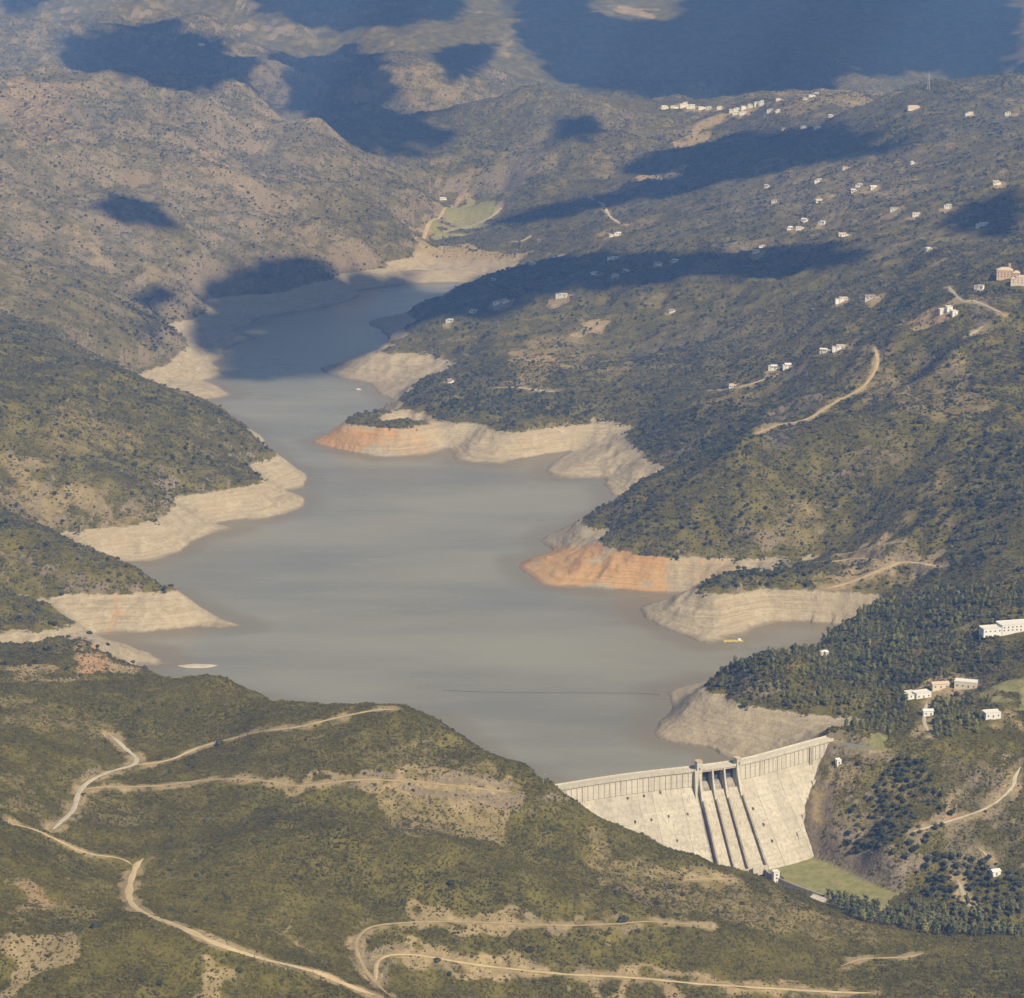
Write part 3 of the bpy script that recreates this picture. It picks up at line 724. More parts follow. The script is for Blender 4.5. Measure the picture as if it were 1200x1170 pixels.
# ------------------------------------------------------------------ ground material
def ground_material():
    m, nt, b = new_mat('ground')
    geo = nt.node('ShaderNodeNewGeometry'); P = geo.outputs['Position']
    sep = nt.node('ShaderNodeSeparateXYZ'); nt.link(P, sep.inputs[0]); z = sep.outputs['Z']
    mk = nt.attr('mask'); ms = nt.node('ShaderNodeSeparateColor'); nt.link(mk.outputs['Color'], ms.inputs[0])
    bare, red, grass = ms.outputs[0], ms.outputs[1], ms.outputs[2]
    mk2 = nt.attr('mask2'); ms2 = nt.node('ShaderNodeSeparateColor'); nt.link(mk2.outputs['Color'], ms2.inputs[0])
    dry, shore, wood = ms2.outputs[0], ms2.outputs[1], ms2.outputs[2]
    n1 = nt.noise(P, 0.35, 4, 0.65); n2 = nt.noise(P, 0.035, 5, 0.6); n3 = nt.noise(P, 0.006, 5, 0.6); n4 = nt.noise(P, 0.11, 4, 0.6)
    # low scrub and litter
    scrub = nt.mix(nt.step(n1, 0.35, 0.65), rgb(.052, .046, .008), rgb(.122, .101, .020))
    scrub = nt.mix(nt.step(n2, 0.42, 0.66), scrub, rgb(.155, .128, .028))
    dryc = nt.mix(nt.step(n4, 0.35, 0.65), rgb(.125, .100, .070), rgb(.215, .178, .128))
    scrub = nt.mix(nt.math('MULTIPLY', dry, nt.step(n2, 0.25, 0.6)), scrub, dryc)
    # open soil
    soil = nt.mix(nt.step(n2, 0.3, 0.7), rgb(.33, .240, .115), rgb(.43, .320, .165))
    soil = nt.mix(nt.step(n1, 0.3, 0.7), soil, rgb(.22, .170, .085))
    soil_r = nt.mix(nt.step(n4, 0.3, 0.7), rgb(.36, .19, .095), rgb(.40, .24, .14))
    soil = nt.mix(nt.math('MULTIPLY', red, 0.85), soil, soil_r)
    f = nt.math('ADD', nt.math('MULTIPLY', n1, 0.45), nt.math('ADD', nt.math('MULTIPLY', n4, 0.4), nt.math('MULTIPLY', n2, 0.15)))
    k = nt.step(nt.math('ADD', f, nt.math('MULTIPLY', bare, 0.56)), 0.66, 0.95)
    col = nt.mix(k, scrub, soil)
    # grass
    gr = nt.mix(nt.step(n4, 0.3, 0.7), rgb(.190, .190, .060), rgb(.270, .235, .095))
    col = nt.mix(nt.step(nt.math('ADD', grass, nt.math('MULTIPLY_ADD', n4, 0.9, -0.2)), 0.6, 1.0), col, gr)
    # the shore laid bare by the low water: strand lines, gullies, darker wet edge
    wob = nt.math('MULTIPLY_ADD', n2, 3.0, -1.5)
    zl = nt.math('ADD', z, wob)
    sv = nt.node('ShaderNodeCombineXYZ'); nt.val(nt.math('MULTIPLY', sep.outputs['X'], 0.012), sv.inputs[0]); nt.val(nt.math('MULTIPLY', sep.outputs['Y'], 0.012), sv.inputs[1]); nt.val(nt.math('MULTIPLY', zl, 0.75), sv.inputs[2])
    line = nt.noise(sv.outputs[0], 1.0, 4, 0.7)
    bank = nt.mix(nt.step(line, 0.32, 0.68), rgb(.285, .225, .140), rgb(.395, .325, .215))
    bank = nt.mix(nt.step(n4, 0.45, 0.75), bank, rgb(.42, .35, .235))
    bank = nt.mix(nt.step(n3, 0.52, 0.66), bank, nt.mix(n4, rgb(.30, .24, .15), rgb(.37, .305, .20)))
    bank_r = nt.mix(nt.step(line, 0.35, 0.65), rgb(.400, .215, .080), rgb(.450, .290, .135))
    bank = nt.mix(nt.step(nt.math('ADD', red, nt.math('MULTIPLY_ADD', nt.math('ADD', n4, line), 0.9, -0.9)), 0.22, 0.80), bank, bank_r)
    bank = nt.mix(nt.math('MULTIPLY', grass, 0.8), bank, nt.mix(n4, rgb(.20, .175, .085), rgb(.33, .27, .15)))
    bank = nt.mix(nt.math('MULTIPLY', nt.step(n1, 0.5, 0.72), 0.5), bank, rgb(.22, .175, .11))
    wet = nt.step(zl, 2.6, 0.2)
    bank = nt.mix(nt.math('MULTIPLY', wet, 0.6), bank, rgb(.13, .105, .07))
    edge = nt.math('ADD', z, nt.math('ADD', nt.math('MULTIPLY_ADD', n4, 8.0, -4.0), nt.math('MULTIPLY_ADD', n1, 5.0, -2.5)))
    kb = nt.math('MULTIPLY', shore, nt.step(edge, 30.2, 28.8))
    col = nt.mix(kb, col, bank)
    # bare rock where the slope is too steep to hold soil
    nz = nt.node('ShaderNodeSeparateXYZ'); nt.link(geo.outputs['True Normal'], nz.inputs[0])
    rk = nt.mix(nt.step(n1, .35, .65), rgb(.160, .125, .075), rgb(.27, .215, .135))
    rk = nt.mix(nt.step(n2, .4, .65), rk, rgb(.19, .145, .085))
    kr = nt.math('MULTIPLY', nt.step(nt.math('ADD', nz.outputs['Z'], nt.math('MULTIPLY_ADD', n4, .3, -.15)), .80, .66), nt.math('SUBTRACT', 1.0, kb))
    col = nt.mix(kr, col, rk)
    nt.link(col, b.inputs['Base Color'])
    bump = nt.node('ShaderNodeBump'); bump.inputs['Strength'].default_value = 0.55; bump.inputs['Distance'].default_value = 1.2
    hgt = nt.math('ADD', nt.math('MULTIPLY', n1, 0.9), nt.math('MULTIPLY', n4, 3.6))
    nt.link(hgt, bump.inputs['Height']); nt.link(bump.outputs[0], b.inputs['Normal'])
    b.inputs['Roughness'].default_value = 0.95; b.inputs['Specular IOR Level'].default_value = 0.08
    return m
M = {}
M['ground'] = ground_material()

def link_obj(name, me, mat=None, parent=None, kind=None):
    if mat is not None and not me.materials: me.materials.append(mat)
    o = bpy.data.objects.new(name, me); COL.objects.link(o)
    if parent is not None: o.parent = parent
    if kind: o['kind'] = kind
    return o
def tag(o, label, cat, group=None):
    o['label'] = label; o['category'] = cat
    if group: o['group'] = group
    return o

def add_color(me, name, a, b, c):
    at_ = me.attributes.new(name, 'FLOAT_COLOR', 'POINT')
    v = np.ones((a.size, 4), np.float32); v[:, 0] = a.ravel(); v[:, 1] = b.ravel(); v[:, 2] = c.ravel()
    at_.data.foreach_set('color', v.ravel())
def grid_mesh(name):
    me = bpy.data.meshes.new(name)
    co = np.stack([XX, YY, Z], -1).reshape(-1, 3)
    me.vertices.add(len(co)); me.vertices.foreach_set('co', co.ravel().astype(np.float32))
    idx = np.arange(NR * NC).reshape(NR, NC)
    f = np.stack([idx[:-1, :-1], idx[:-1, 1:], idx[1:, 1:], idx[1:, :-1]], -1).reshape(-1, 4)
    me.loops.add(f.size); me.loops.foreach_set('vertex_index', f.ravel().astype(np.int32))
    me.polygons.add(len(f)); me.polygons.foreach_set('loop_start', (np.arange(len(f)) * 4).astype(np.int32))
    me.polygons.foreach_set('use_smooth', np.ones(len(f), bool))
    me.update(calc_edges=True)
    return me
me = grid_mesh('hills')
add_color(me, 'mask', MASK['bare'], MASK['red'], MASK['grass'])
add_color(me, 'mask2', MASK['dry'], SHORE, MASK['wood'])
link_obj('hills', me, M['ground'], kind='structure')

# ------------------------------------------------------------------ water
def water_material():
    m, nt, b = new_mat('reservoir_water')
    geo = nt.node('ShaderNodeNewGeometry'); P = geo.outputs['Position']
    mp = nt.node('ShaderNodeMapping'); nt.link(P, mp.inputs[0]); mp.inputs['Scale'].default_value = (0.35, 1.0, 1.0); mp.inputs['Rotation'].default_value = (0, 0, 0.5)
    big = nt.noise(mp.outputs[0], 0.006, 4, 0.55); mid = nt.noise(mp.outputs[0], 0.03, 4, 0.6); rip = nt.noise(P, 0.16, 4, 0.65)
    col = nt.mix(nt.step(big, 0.3, 0.7), rgb(.180, .166, .120), rgb(.262, .240, .172))
    col = nt.mix(nt.math('MULTIPLY', nt.step(mid, 0.55, 0.75), 0.35), col, rgb(.28, .26, .195))
    sh = nt.attr('shallow').outputs['Fac']
    col = nt.mix(nt.math('MULTIPLY', nt.step(nt.math('ADD', sh, nt.math('MULTIPLY_ADD', mid, .5, -.25)), .35, 1.0), .75), col, rgb(.185, .150, .088))
    nt.link(col, b.inputs['Base Color'])
    b.inputs['IOR'].default_value = 1.33; b.inputs['Specular IOR Level'].default_value = 0.5
    r = nt.math('MULTIPLY_ADD', nt.step(big, 0.3, 0.7), 0.10, 0.24)
    nt.link(r, b.inputs['Roughness'])
    bump = nt.node('ShaderNodeBump'); bump.inputs['Strength'].default_value = 0.45; bump.inputs['Distance'].default_value = 0.9
    rip2 = nt.noise(P, 0.55, 3, 0.6)
    nt.link(nt.math('ADD', nt.math('ADD', rip, nt.math('MULTIPLY', rip2, 0.7)), nt.math('MULTIPLY', mid, 1.2)), bump.inputs['Height']); nt.link(bump.outputs[0], b.inputs['Normal'])
    return m
M['water'] = water_material()
wet_ = (D < 26) & (YY > 1780) & (YY < 5700) & (np.abs(XX) < 1000)
cell = wet_[:-1, :-1] | wet_[1:, :-1] | wet_[:-1, 1:] | wet_[1:, 1:]
ci, cj = np.nonzero(cell)
used_ = np.zeros(XX.shape, bool)
for a_ in (0, 1):
    for b_ in (0, 1): used_[ci + a_, cj + b_] = True
num = np.full(XX.shape, -1); num[used_] = np.arange(used_.sum())
wm = bpy.data.meshes.new('reservoir_water')
wv_ = np.stack([XX[used_], YY[used_], np.zeros(used_.sum())], -1)
wf_ = np.stack([num[ci, cj], num[ci, cj + 1], num[ci + 1, cj + 1], num[ci + 1, cj]], -1)
wm.vertices.add(len(wv_)); wm.vertices.foreach_set('co', wv_.ravel().astype(np.float32))
wm.loops.add(wf_.size); wm.loops.foreach_set('vertex_index', wf_.ravel().astype(np.int32))
wm.polygons.add(len(wf_)); wm.polygons.foreach_set('loop_start', (np.arange(len(wf_)) * 4).astype(np.int32))
wm.update(calc_edges=True)
sd_ = wm.attributes.new('shallow', 'FLOAT', 'POINT'); sd_.data.foreach_set('value', smooth(-70, 0, np.clip(D[used_], -400, 0)).astype(np.float32))
link_obj('reservoir_water', wm, M['water'], kind='structure')

# ------------------------------------------------------------------ track ribbons
M['dirt'] = plain('dirt_surface', (.43, .325, .175), 0.95, 0.35, 0.12, 0.1)
M['pale'] = plain('gravel_surface', (.42, .36, .26), 0.95, 0.38, 0.12, 0.1)
M['asphalt'] = plain('asphalt_surface', (.20, .19, .175), 0.9, 0.15, 0.3, 0.15)
for name, wid, surf, line, zz in ROAD_LINES:
    t = np.gradient(line, axis=0); t /= np.linalg.norm(t, axis=1)[:, None] + 1e-9
    nrm = np.stack([-t[:, 1], t[:, 0]], -1)
    i_ = np.arange(len(line)).astype(float)
    wv = wid * 0.5 * (1 + 0.30 * perlin(i_ * 0.23, np.full(len(line), wid), 3) + 0.25 * perlin(i_ * 0.71, np.full(len(line), wid), 9))
    wv *= (0.25 + 0.75 * smooth(0, 4, i_) * smooth(0, 4, len(line) - 1 - i_)) * (0.66 if line[0, 1] < 2150 and surf != 'asphalt' else 1.0)
    lift = 0.22 + 0.00012 * line[:, 1]
    vs = []
    for o_ in (-1.0, -0.4, 0.4, 1.0):
        q = line + nrm * (wv * o_)[:, None]
        hz = np.maximum(h_at(q[:, 0], q[:, 1]), zz - 0.4) + lift * (1.0 if abs(o_) < 0.5 else 0.35)
        vs.append(np.concatenate([q, hz[:, None]], 1))
    V = np.concatenate(vs); n_ = len(line)
    fs = [(r * n_ + i, r * n_ + i + 1, (r + 1) * n_ + i + 1, (r + 1) * n_ + i) for r in range(3) for i in range(n_ - 1)]
    me = bpy.data.meshes.new(name); me.from_pydata(V.tolist(), [], fs); me.update()
    for p in me.polygons: p.use_smooth = True
    link_obj(name, me, M[surf], kind='structure')

# ------------------------------------------------------------------ clouds: they stand between the sun and the shaded slopes, some added for shade alone
SHADOWS = [
 [(205,338),(232,318),(270,302),(330,292),(400,300),(430,314),(500,316),(480,342),(415,358),(360,376),(300,388),(262,382),(236,354)],
 [(216,354),(262,366),(300,374),(292,392),(266,416),(228,414),(214,396)],  # cloud added to darken a bank that only faces away from the sun
 [(150,336),(190,332),(236,352),(205,368),(160,362)],  # small added cloud, darkens a bank of dark trees and slope shade
 [(150,378),(186,378),(216,398),(190,408),(160,396)],  # another added cloud for the same dark bank
 [(92,240),(120,228),(152,226),(200,252),(222,274),(180,272),(130,258)],
 [(437,404),(480,358),(560,322),(640,304),(720,296),(850,294),(940,286),(996,288),(1000,316),(930,330),(860,332),(780,330),(750,350),(690,340),(620,362),(540,378),(480,384)],
 [(562,262),(600,250),(660,232),(720,222),(800,206),(860,208),(820,226),(760,232),(680,250),(610,266)],
 [(720,196),(770,178),(830,165),(930,150),(1020,152),(1074,166),(1070,184),(980,190),(900,205),(860,216),(790,206)],
 [(1092,266),(1130,240),(1170,226),(1200,218),(1200,278),(1150,280)],
 [(304,62),(350,50),(430,52),(470,92),(480,130),(540,162),(510,190),(440,182),(370,158),(318,120)],
 [(62,36),(110,28),(170,24),(230,36),(280,58),(318,108),(262,116),(180,108),(110,92),(60,72)],
 [(230,-30),(560,-30),(540,26),(470,40),(400,44),(300,26)],
 [(590,40),(600,-30),(690,-30),(700,12),(790,22),(800,-30),(1200,-30),(1200,98),(1100,92),(980,100),(880,112),(760,118),(700,106),(640,92)],
 [(648,134),(700,138),(716,154),(690,172),(654,166)],
 [(500,60),(590,44),(560,92),(520,110)],
 [(0,-30),(100,-30),(60,22),(0,40)],
]
# a thin veil over the upper water, which only dims the sun
VEIL = [[(300,378),(420,346),(500,334),(545,332),(500,362),(470,380),(440,412),(400,440),(330,446),(262,450),(250,420),(275,392)]]
mc, nt, b = new_mat('cloud_vapour')
b.inputs['Base Color'].default_value = rgb(.85, .85, .86); b.inputs['Roughness'].default_value = 1.0; b.inputs['Specular IOR Level'].default_value = 0
mv = bpy.data.materials.new('veil_vapour'); mv.use_nodes = True
nv_ = NT(mv); bv = mv.node_tree.nodes['Principled BSDF']; bv.inputs['Base Color'].default_value = rgb(.85, .85, .86)
tr = nv_.node('ShaderNodeBsdfTransparent'); mxv = nv_.node('ShaderNodeMixShader'); mxv.inputs[0].default_value = .13
nv_.link(tr.outputs[0], mxv.inputs[1]); nv_.link(bv.outputs[0], mxv.inputs[2])
nv_.link(mxv.outputs[0], [n for n in mv.node_tree.nodes if n.type == 'OUTPUT_MATERIAL'][0].inputs['Surface'])
CLOUD_Z = 2300.0
def ico(sub):
    bm = bmesh.new(); bmesh.ops.create_icosphere(bm, subdivisions=sub, radius=1.0)
    v = np.array([q.co[:] for q in bm.verts]); f = [[q.index for q in p.verts] for p in bm.faces]
    bm.free(); return v, np.array(f)
IV, IF = ico(2)
for k, px in enumerate(SHADOWS + VEIL):
    pp = np.array([hit(min(max(x, 0), 1200), y) for x, y in px])
    med = np.median(pp, axis=0)
    pp = pp[np.abs(pp[:, 1] - med[1]) < 0.45 * med[1]]
    x0, y0, x1, y1 = pp[:, 0].min(), pp[:, 1].min(), pp[:, 0].max(), pp[:, 1].max()
    size = math.sqrt((x1 - x0) * (y1 - y0))
    r0 = max(24.0, min(85.0, size * 0.06))
    g = r0 * 0.8
    gx, gy = np.meshgrid(np.arange(x0, x1, g), np.arange(y0, y1, g))
    gx = gx.ravel() + RNG.uniform(-g, g, gx.size) * 0.4; gy = gy.ravel() + RNG.uniform(-g, g, gy.size) * 0.4
    d = seg_dist(gx, gy, pp, True); ins = in_poly(gx, gy, pp)
    ok = ins & (d > r0 * 0.25)
    vs, fs, soft = [], [], []
    for x, y, dd in zip(gx[ok], gy[ok], d[ok]):
        zt = max(0.0, float(h_at(x, y)))
        zc = CLOUD_Z + RNG.uniform(0, 60) + min(dd, 250) * 0.35
        t = (zc - zt) / SUN_DIR[2]
        c = np.array([x, y, zt]) + SUN_DIR * t
        r = min(r0 * RNG.uniform(0.8, 1.15), dd * 1.15 + r0 * 0.25)
        v = IV * np.array([r, r, r * 0.62]) * (1 + 0.22 * perlin(IV[:, :1] * 1.7 + k, IV[:, 1:2] * 1.7 + IV[:, 2:3], k)) + c
        fs.append(IF + len(IV) * len(vs)); vs.append(v); soft += [1 if dd < r0 * 1.0 else 0] * len(IF)
    if not vs: print('no cloud', k); continue
    me = bpy.data.meshes.new('cloud'); me.from_pydata(np.concatenate(vs).tolist(), [], np.concatenate(fs).tolist()); me.update()
    for p in me.polygons: p.use_smooth = True
    me.materials.append(mc if k < len(SHADOWS) else mv); me.materials.append(mv)
    me.polygons.foreach_set('material_index', np.array(soft, np.int32))
    link_obj('cloud', me, None, kind='structure')

# ------------------------------------------------------------------ haze
hz = bpy.data.materials.new('haze'); hz.use_nodes = True
hn = hz.node_tree
for n in list(hn.nodes): hn.nodes.remove(n)
ho = hn.nodes.new('ShaderNodeOutputMaterial'); hv = hn.nodes.new('ShaderNodeVolumePrincipled')
hv.inputs['Color'].default_value = (0.19, 0.37, 0.86, 1)
hv.inputs['Absorption Color'].default_value = (1, 1, 1, 1)
hv.inputs['Density'].default_value = 0.0001
hv.inputs['Anisotropy'].default_value = 0.0
hn.links.new(hv.outputs[0], ho.inputs['Volume'])
hb = bmesh.new(); bmesh.ops.create_cube(hb, size=1.0)
x0, x1, y0, y1, z0, z1 = -4800, 4800, -600, 14900, -62, 960
for v in hb.verts:
    v.co = ((x0 + x1) / 2 + v.co.x * (x1 - x0), (y0 + y1) / 2 + v.co.y * (y1 - y0), (z0 + z1) / 2 + v.co.z * (z1 - z0))
hm = bpy.data.meshes.new('haze'); hb.to_mesh(hm); hb.free()
link_obj('haze', hm, hz, kind='stuff')
# ------------------------------------------------------------------ foliage
def leaf_material(name, dark, mid, light, patch=0.012):
    m, nt, b = new_mat(name)
    oi = nt.node('ShaderNodeObjectInfo')
    n = nt.noise(oi.outputs['Location'], patch, 3, 0.6)
    g = nt.node('ShaderNodeNewGeometry')
    ln = nt.noise(g.outputs['Position'], 0.9, 2, 0.6)
    f = nt.math('ADD', nt.math('MULTIPLY', oi.outputs['Random'], 0.75), nt.math('MULTIPLY_ADD', n, 2.0, -0.95))
    c = nt.mix(nt.step(f, 0.05, 0.55), rgb(*dark), rgb(*mid))
    c = nt.mix(nt.step(f, 0.55, 1.0), c, rgb(*light))
    c = nt.mix(nt.math('MULTIPLY', nt.step(ln, 0.35, 0.7), 0.45), c, rgb(*light))
    nt.link(c, b.inputs['Base Color'])
    b.inputs['Roughness'].default_value = 0.75; b.inputs['Specular IOR Level'].default_value = 0.12
    return m
M['scrub'] = leaf_material('scrub_leaves', (.040, .036, .006), (.098, .084, .013), (.210, .170, .036))
M['bank'] = leaf_material('bank_scrub_leaves', (.038, .040, .015), (.084, .080, .032), (.175, .150, .070), 0.008)
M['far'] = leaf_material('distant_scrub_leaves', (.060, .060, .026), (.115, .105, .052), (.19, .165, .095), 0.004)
M['oak'] = leaf_material('oak_leaves', (.030, .036, .014), (.060, .064, .024), (.115, .110, .044))
M['pine'] = leaf_material('pine_needles', (.090, .098, .022), (.175, .172, .042), (.27, .245, .075))
M['tall'] = leaf_material('tall_tree_leaves', (.065, .074, .022), (.125, .128, .042), (.21, .195, .072))
M['bark'] = plain('bark', (.12, .09, .065), 0.95, 0.2, 1.0, 0.1)

def lump(c, r, squash, seed, sub=1):
    v, f = ico(sub)
    k = 1 + 0.34 * perlin(v[:, 0] * 1.9 + seed * 3.1, v[:, 1] * 1.9 + v[:, 2] * 1.3 + seed, 7) + np.random.default_rng(seed).uniform(-.12, .12, len(v))
    return v * k[:, None] * np.array([r, r, r * squash]) + np.array(c), f
def crown_mesh(name, lumps, n_leaf, leaf, seed, mat, core=0.8, sub=1):
    """lumpy foliage masses broken up by many leaf-clump faces"""
    rg = np.random.default_rng(seed)
    V, Fc, nv = [], [], 0
    for i, (c, r, sq) in enumerate(lumps):
        v, f = lump(c, r * core, sq, seed * 13 + i, sub)
        V.append(v); Fc += (f + nv).tolist(); nv += len(v)
    wts = np.array([l[1] ** 2 for l in lumps]); wts = wts / wts.sum()
    for _ in range(n_leaf):
        c, r, sq = lumps[rg.choice(len(lumps), p=wts)]
        d = rg.normal(size=3); d /= np.linalg.norm(d)
        if d[2] < -0.35: d[2] = -d[2]
        p = np.array(c) + d * np.array([r, r, r * sq]) * rg.uniform(0.78, 1.12)
        a = rg.normal(size=3); a -= d * (a @ d) * 0.6; a /= np.linalg.norm(a)
        b = np.cross(d, a) + d * rg.uniform(-.5, .5); b /= np.linalg.norm(b)
        s = leaf * rg.uniform(0.6, 1.4)
        V.append(np.array([p - a * s - b * s * .6, p + a * s - b * s * .5, p + a * s * .7 + b * s * .7, p - a * s * .6 + b * s * .6]))
        Fc.append([nv, nv + 1, nv + 2, nv + 3]); nv += 4
    me = bpy.data.meshes.new(name); me.from_pydata(np.concatenate(V).tolist(), [], Fc); me.update()
    me.materials.append(mat)
    return me
def trunk_mesh(name, h, r, limbs, seed):
    rg = random.Random(seed)
    V, Fc = [], []
    def tube(a, b, r0, r1, n=6):
        a = Vector(a); b = Vector(b); d = (b - a).normalized()
        u = d.orthogonal().normalized(); w = d.cross(u); k = len(V)
        for p, rr in ((a, r0), (b, r1)):
            for i in range(n):
                t = 2 * math.pi * i / n
                V.append(tuple(p + u * math.cos(t) * rr + w * math.sin(t) * rr))
        for i in range(n): Fc.append((k + i, k + (i + 1) % n, k + n + (i + 1) % n, k + n + i))
    tube((0, 0, -0.8), (0, 0, h * .5), r, r * .7); tube((0, 0, h * .5), (r * .6, 0, h), r * .7, r * .3)
    for i in range(limbs):
        t = rg.uniform(0, 6.283); z = h * rg.uniform(.4, .75); l = h * rg.uniform(.25, .4)
        tube((0, 0, z), (math.cos(t) * l, math.sin(t) * l, z + l * .8), r * .4, r * .12, 5)
    me = bpy.data.meshes.new(name); me.from_pydata(V, [], Fc); me.update(); me.materials.append(M['bark'])
    return me
def shrub_lumps(seed, k=4):
    rg = random.Random(seed)
    L = [((0, 0, .42), .8, .72)]
    for _ in range(k):
        t = rg.uniform(0, 6.283); d = rg.uniform(.35, .7)
        L.append(((math.cos(t) * d, math.sin(t) * d, rg.uniform(.15, .5)), rg.uniform(.32, .55), rg.uniform(.6, .9)))
    return L
def oak_lumps(seed):
    rg = random.Random(seed)
    L = [((0, 0, 1.05), .72, .8)]
    for _ in range(6):
        t = rg.uniform(0, 6.283); d = rg.uniform(.4, .75)
        L.append(((math.cos(t) * d, math.sin(t) * d, rg.uniform(.65, 1.35)), rg.uniform(.32, .5), rg.uniform(.7, .95)))
    return L
def pine_lumps(seed):
    rg = random.Random(seed); L = []
    for i, (z, r) in enumerate(((.75, .56), (1.1, .68), (1.5, .66), (1.9, .58), (2.25, .44))):
        t = rg.uniform(0, 6.283); d = .16
        L.append(((math.cos(t) * d, math.sin(t) * d, z), r * rg.uniform(.85, 1.1), rg.uniform(.55, .75)))
        t += rg.uniform(1.5, 4); L.append(((math.cos(t) * r * .7, math.sin(t) * r * .7, z - .1), r * .5, .7))
    return L
def tall_lumps(seed):
    rg = random.Random(seed); L = []
    for z, r in ((.8, .42), (1.3, .5), (1.85, .52), (2.4, .44), (2.9, .3)):
        for _ in range(2):
            t = rg.uniform(0, 6.283); d = rg.uniform(.1, .35)
            L.append(((math.cos(t) * d, math.sin(t) * d, z + rg.uniform(-.15, .15)), r * rg.uniform(.6, 1), rg.uniform(.8, 1.1)))
    return L
SHRUB_ME = [crown_mesh('foliage', shrub_lumps(s, 3), 26, .26, s, M['scrub']) for s in range(5)]
BANK_ME = [crown_mesh('foliage', shrub_lumps(s + 20, 3), 26, .28, s + 20, M['bank']) for s in range(4)]
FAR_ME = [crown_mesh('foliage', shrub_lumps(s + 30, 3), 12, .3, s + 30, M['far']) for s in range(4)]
OAK_ME = [crown_mesh('crown', oak_lumps(s), 170, .17, s + 40, M['oak']) for s in range(4)]
PINE_ME = [crown_mesh('crown', pine_lumps(s), 220, .17, s + 60, M['pine'], .72) for s in range(4)]
TALL_ME = [crown_mesh('crown', tall_lumps(s), 200, .16, s + 80, M['tall'], .72) for s in range(4)]
BUSH_ME = [crown_mesh('foliage', shrub_lumps(s + 50, 5), 150, .17, s + 90, M['oak'], .85, 2) for s in range(4)]
# the far copies of a tree need no limbs: crown and trunk in one
def merged(name, crown, trunk):
    bm = bmesh.new(); bm.from_mesh(crown); bm.from_mesh(trunk)
    me = bpy.data.meshes.new(name); bm.to_mesh(me); bm.free(); me.materials.append(crown.materials[0]); return me
OAK_TR = trunk_mesh('trunk', 1.2, .07, 4, 1); PINE_TR = trunk_mesh('trunk', 2.3, .06, 3, 2); TALL_TR = trunk_mesh('trunk', 2.4, .055, 4, 3)
BUSH_TR = trunk_mesh('stem', .6, .06, 3, 4)

def samp(A, x, y):
    fr = np.clip((np.log(y) - LR[0]) / (LR[1] - LR[0]), 0, NR - 1.01); fc = np.clip((x / y - QC[0]) / (QC[1] - QC[0]), 0, NC - 1.01)
    i = fr.astype(int); j = fc.astype(int); a = fr - i; b = fc - j
    return (A[i, j] * (1 - a) + A[i + 1, j] * a) * (1 - b) + (A[i, j + 1] * (1 - a) + A[i + 1, j + 1] * a) * b
def candidates(y0, y1, n, half=HALF - .012):
    u = RNG.random(n)
    y = np.sqrt(y0 * y0 + u * (y1 * y1 - y0 * y0))
    return RNG.uniform(-half, half, n) * y, y
DAM_ZONE = [tuple(dam_at(s)[0] - dam_at(s)[2] * 8) for s in np.linspace(70, 308, 18)] + [tuple(dam_at(s)[0] + dam_at(s)[2] * o) for s, o in ((306, 5), (296, 10), (284, 24), (268, 40), (252, 52), (238, 56), (120, 58), (90, 40), (70, 20))]
KEEP_OUT = []                          # filled with house plots before planting: (x, y, radius)
def plantable(x, y):
    z = h_at(x, y)
    ok = ~((samp(SHORE, x, y) > .4) & (z < FULL + .5 + 6 * fbm(x / 25, y / 25, 111, 3)))
    ok &= samp(RD, x, y) > 1.0
    ok &= samp(MASK['grass'], x, y) < .55
    ok &= ~in_poly(x, y, DAM_ZONE)
    ok &= z > -46.5
    for (hx, hy, hr) in KEEP_OUT:
        ok &= (x - hx) ** 2 + (y - hy) ** 2 > hr * hr
    return ok, z

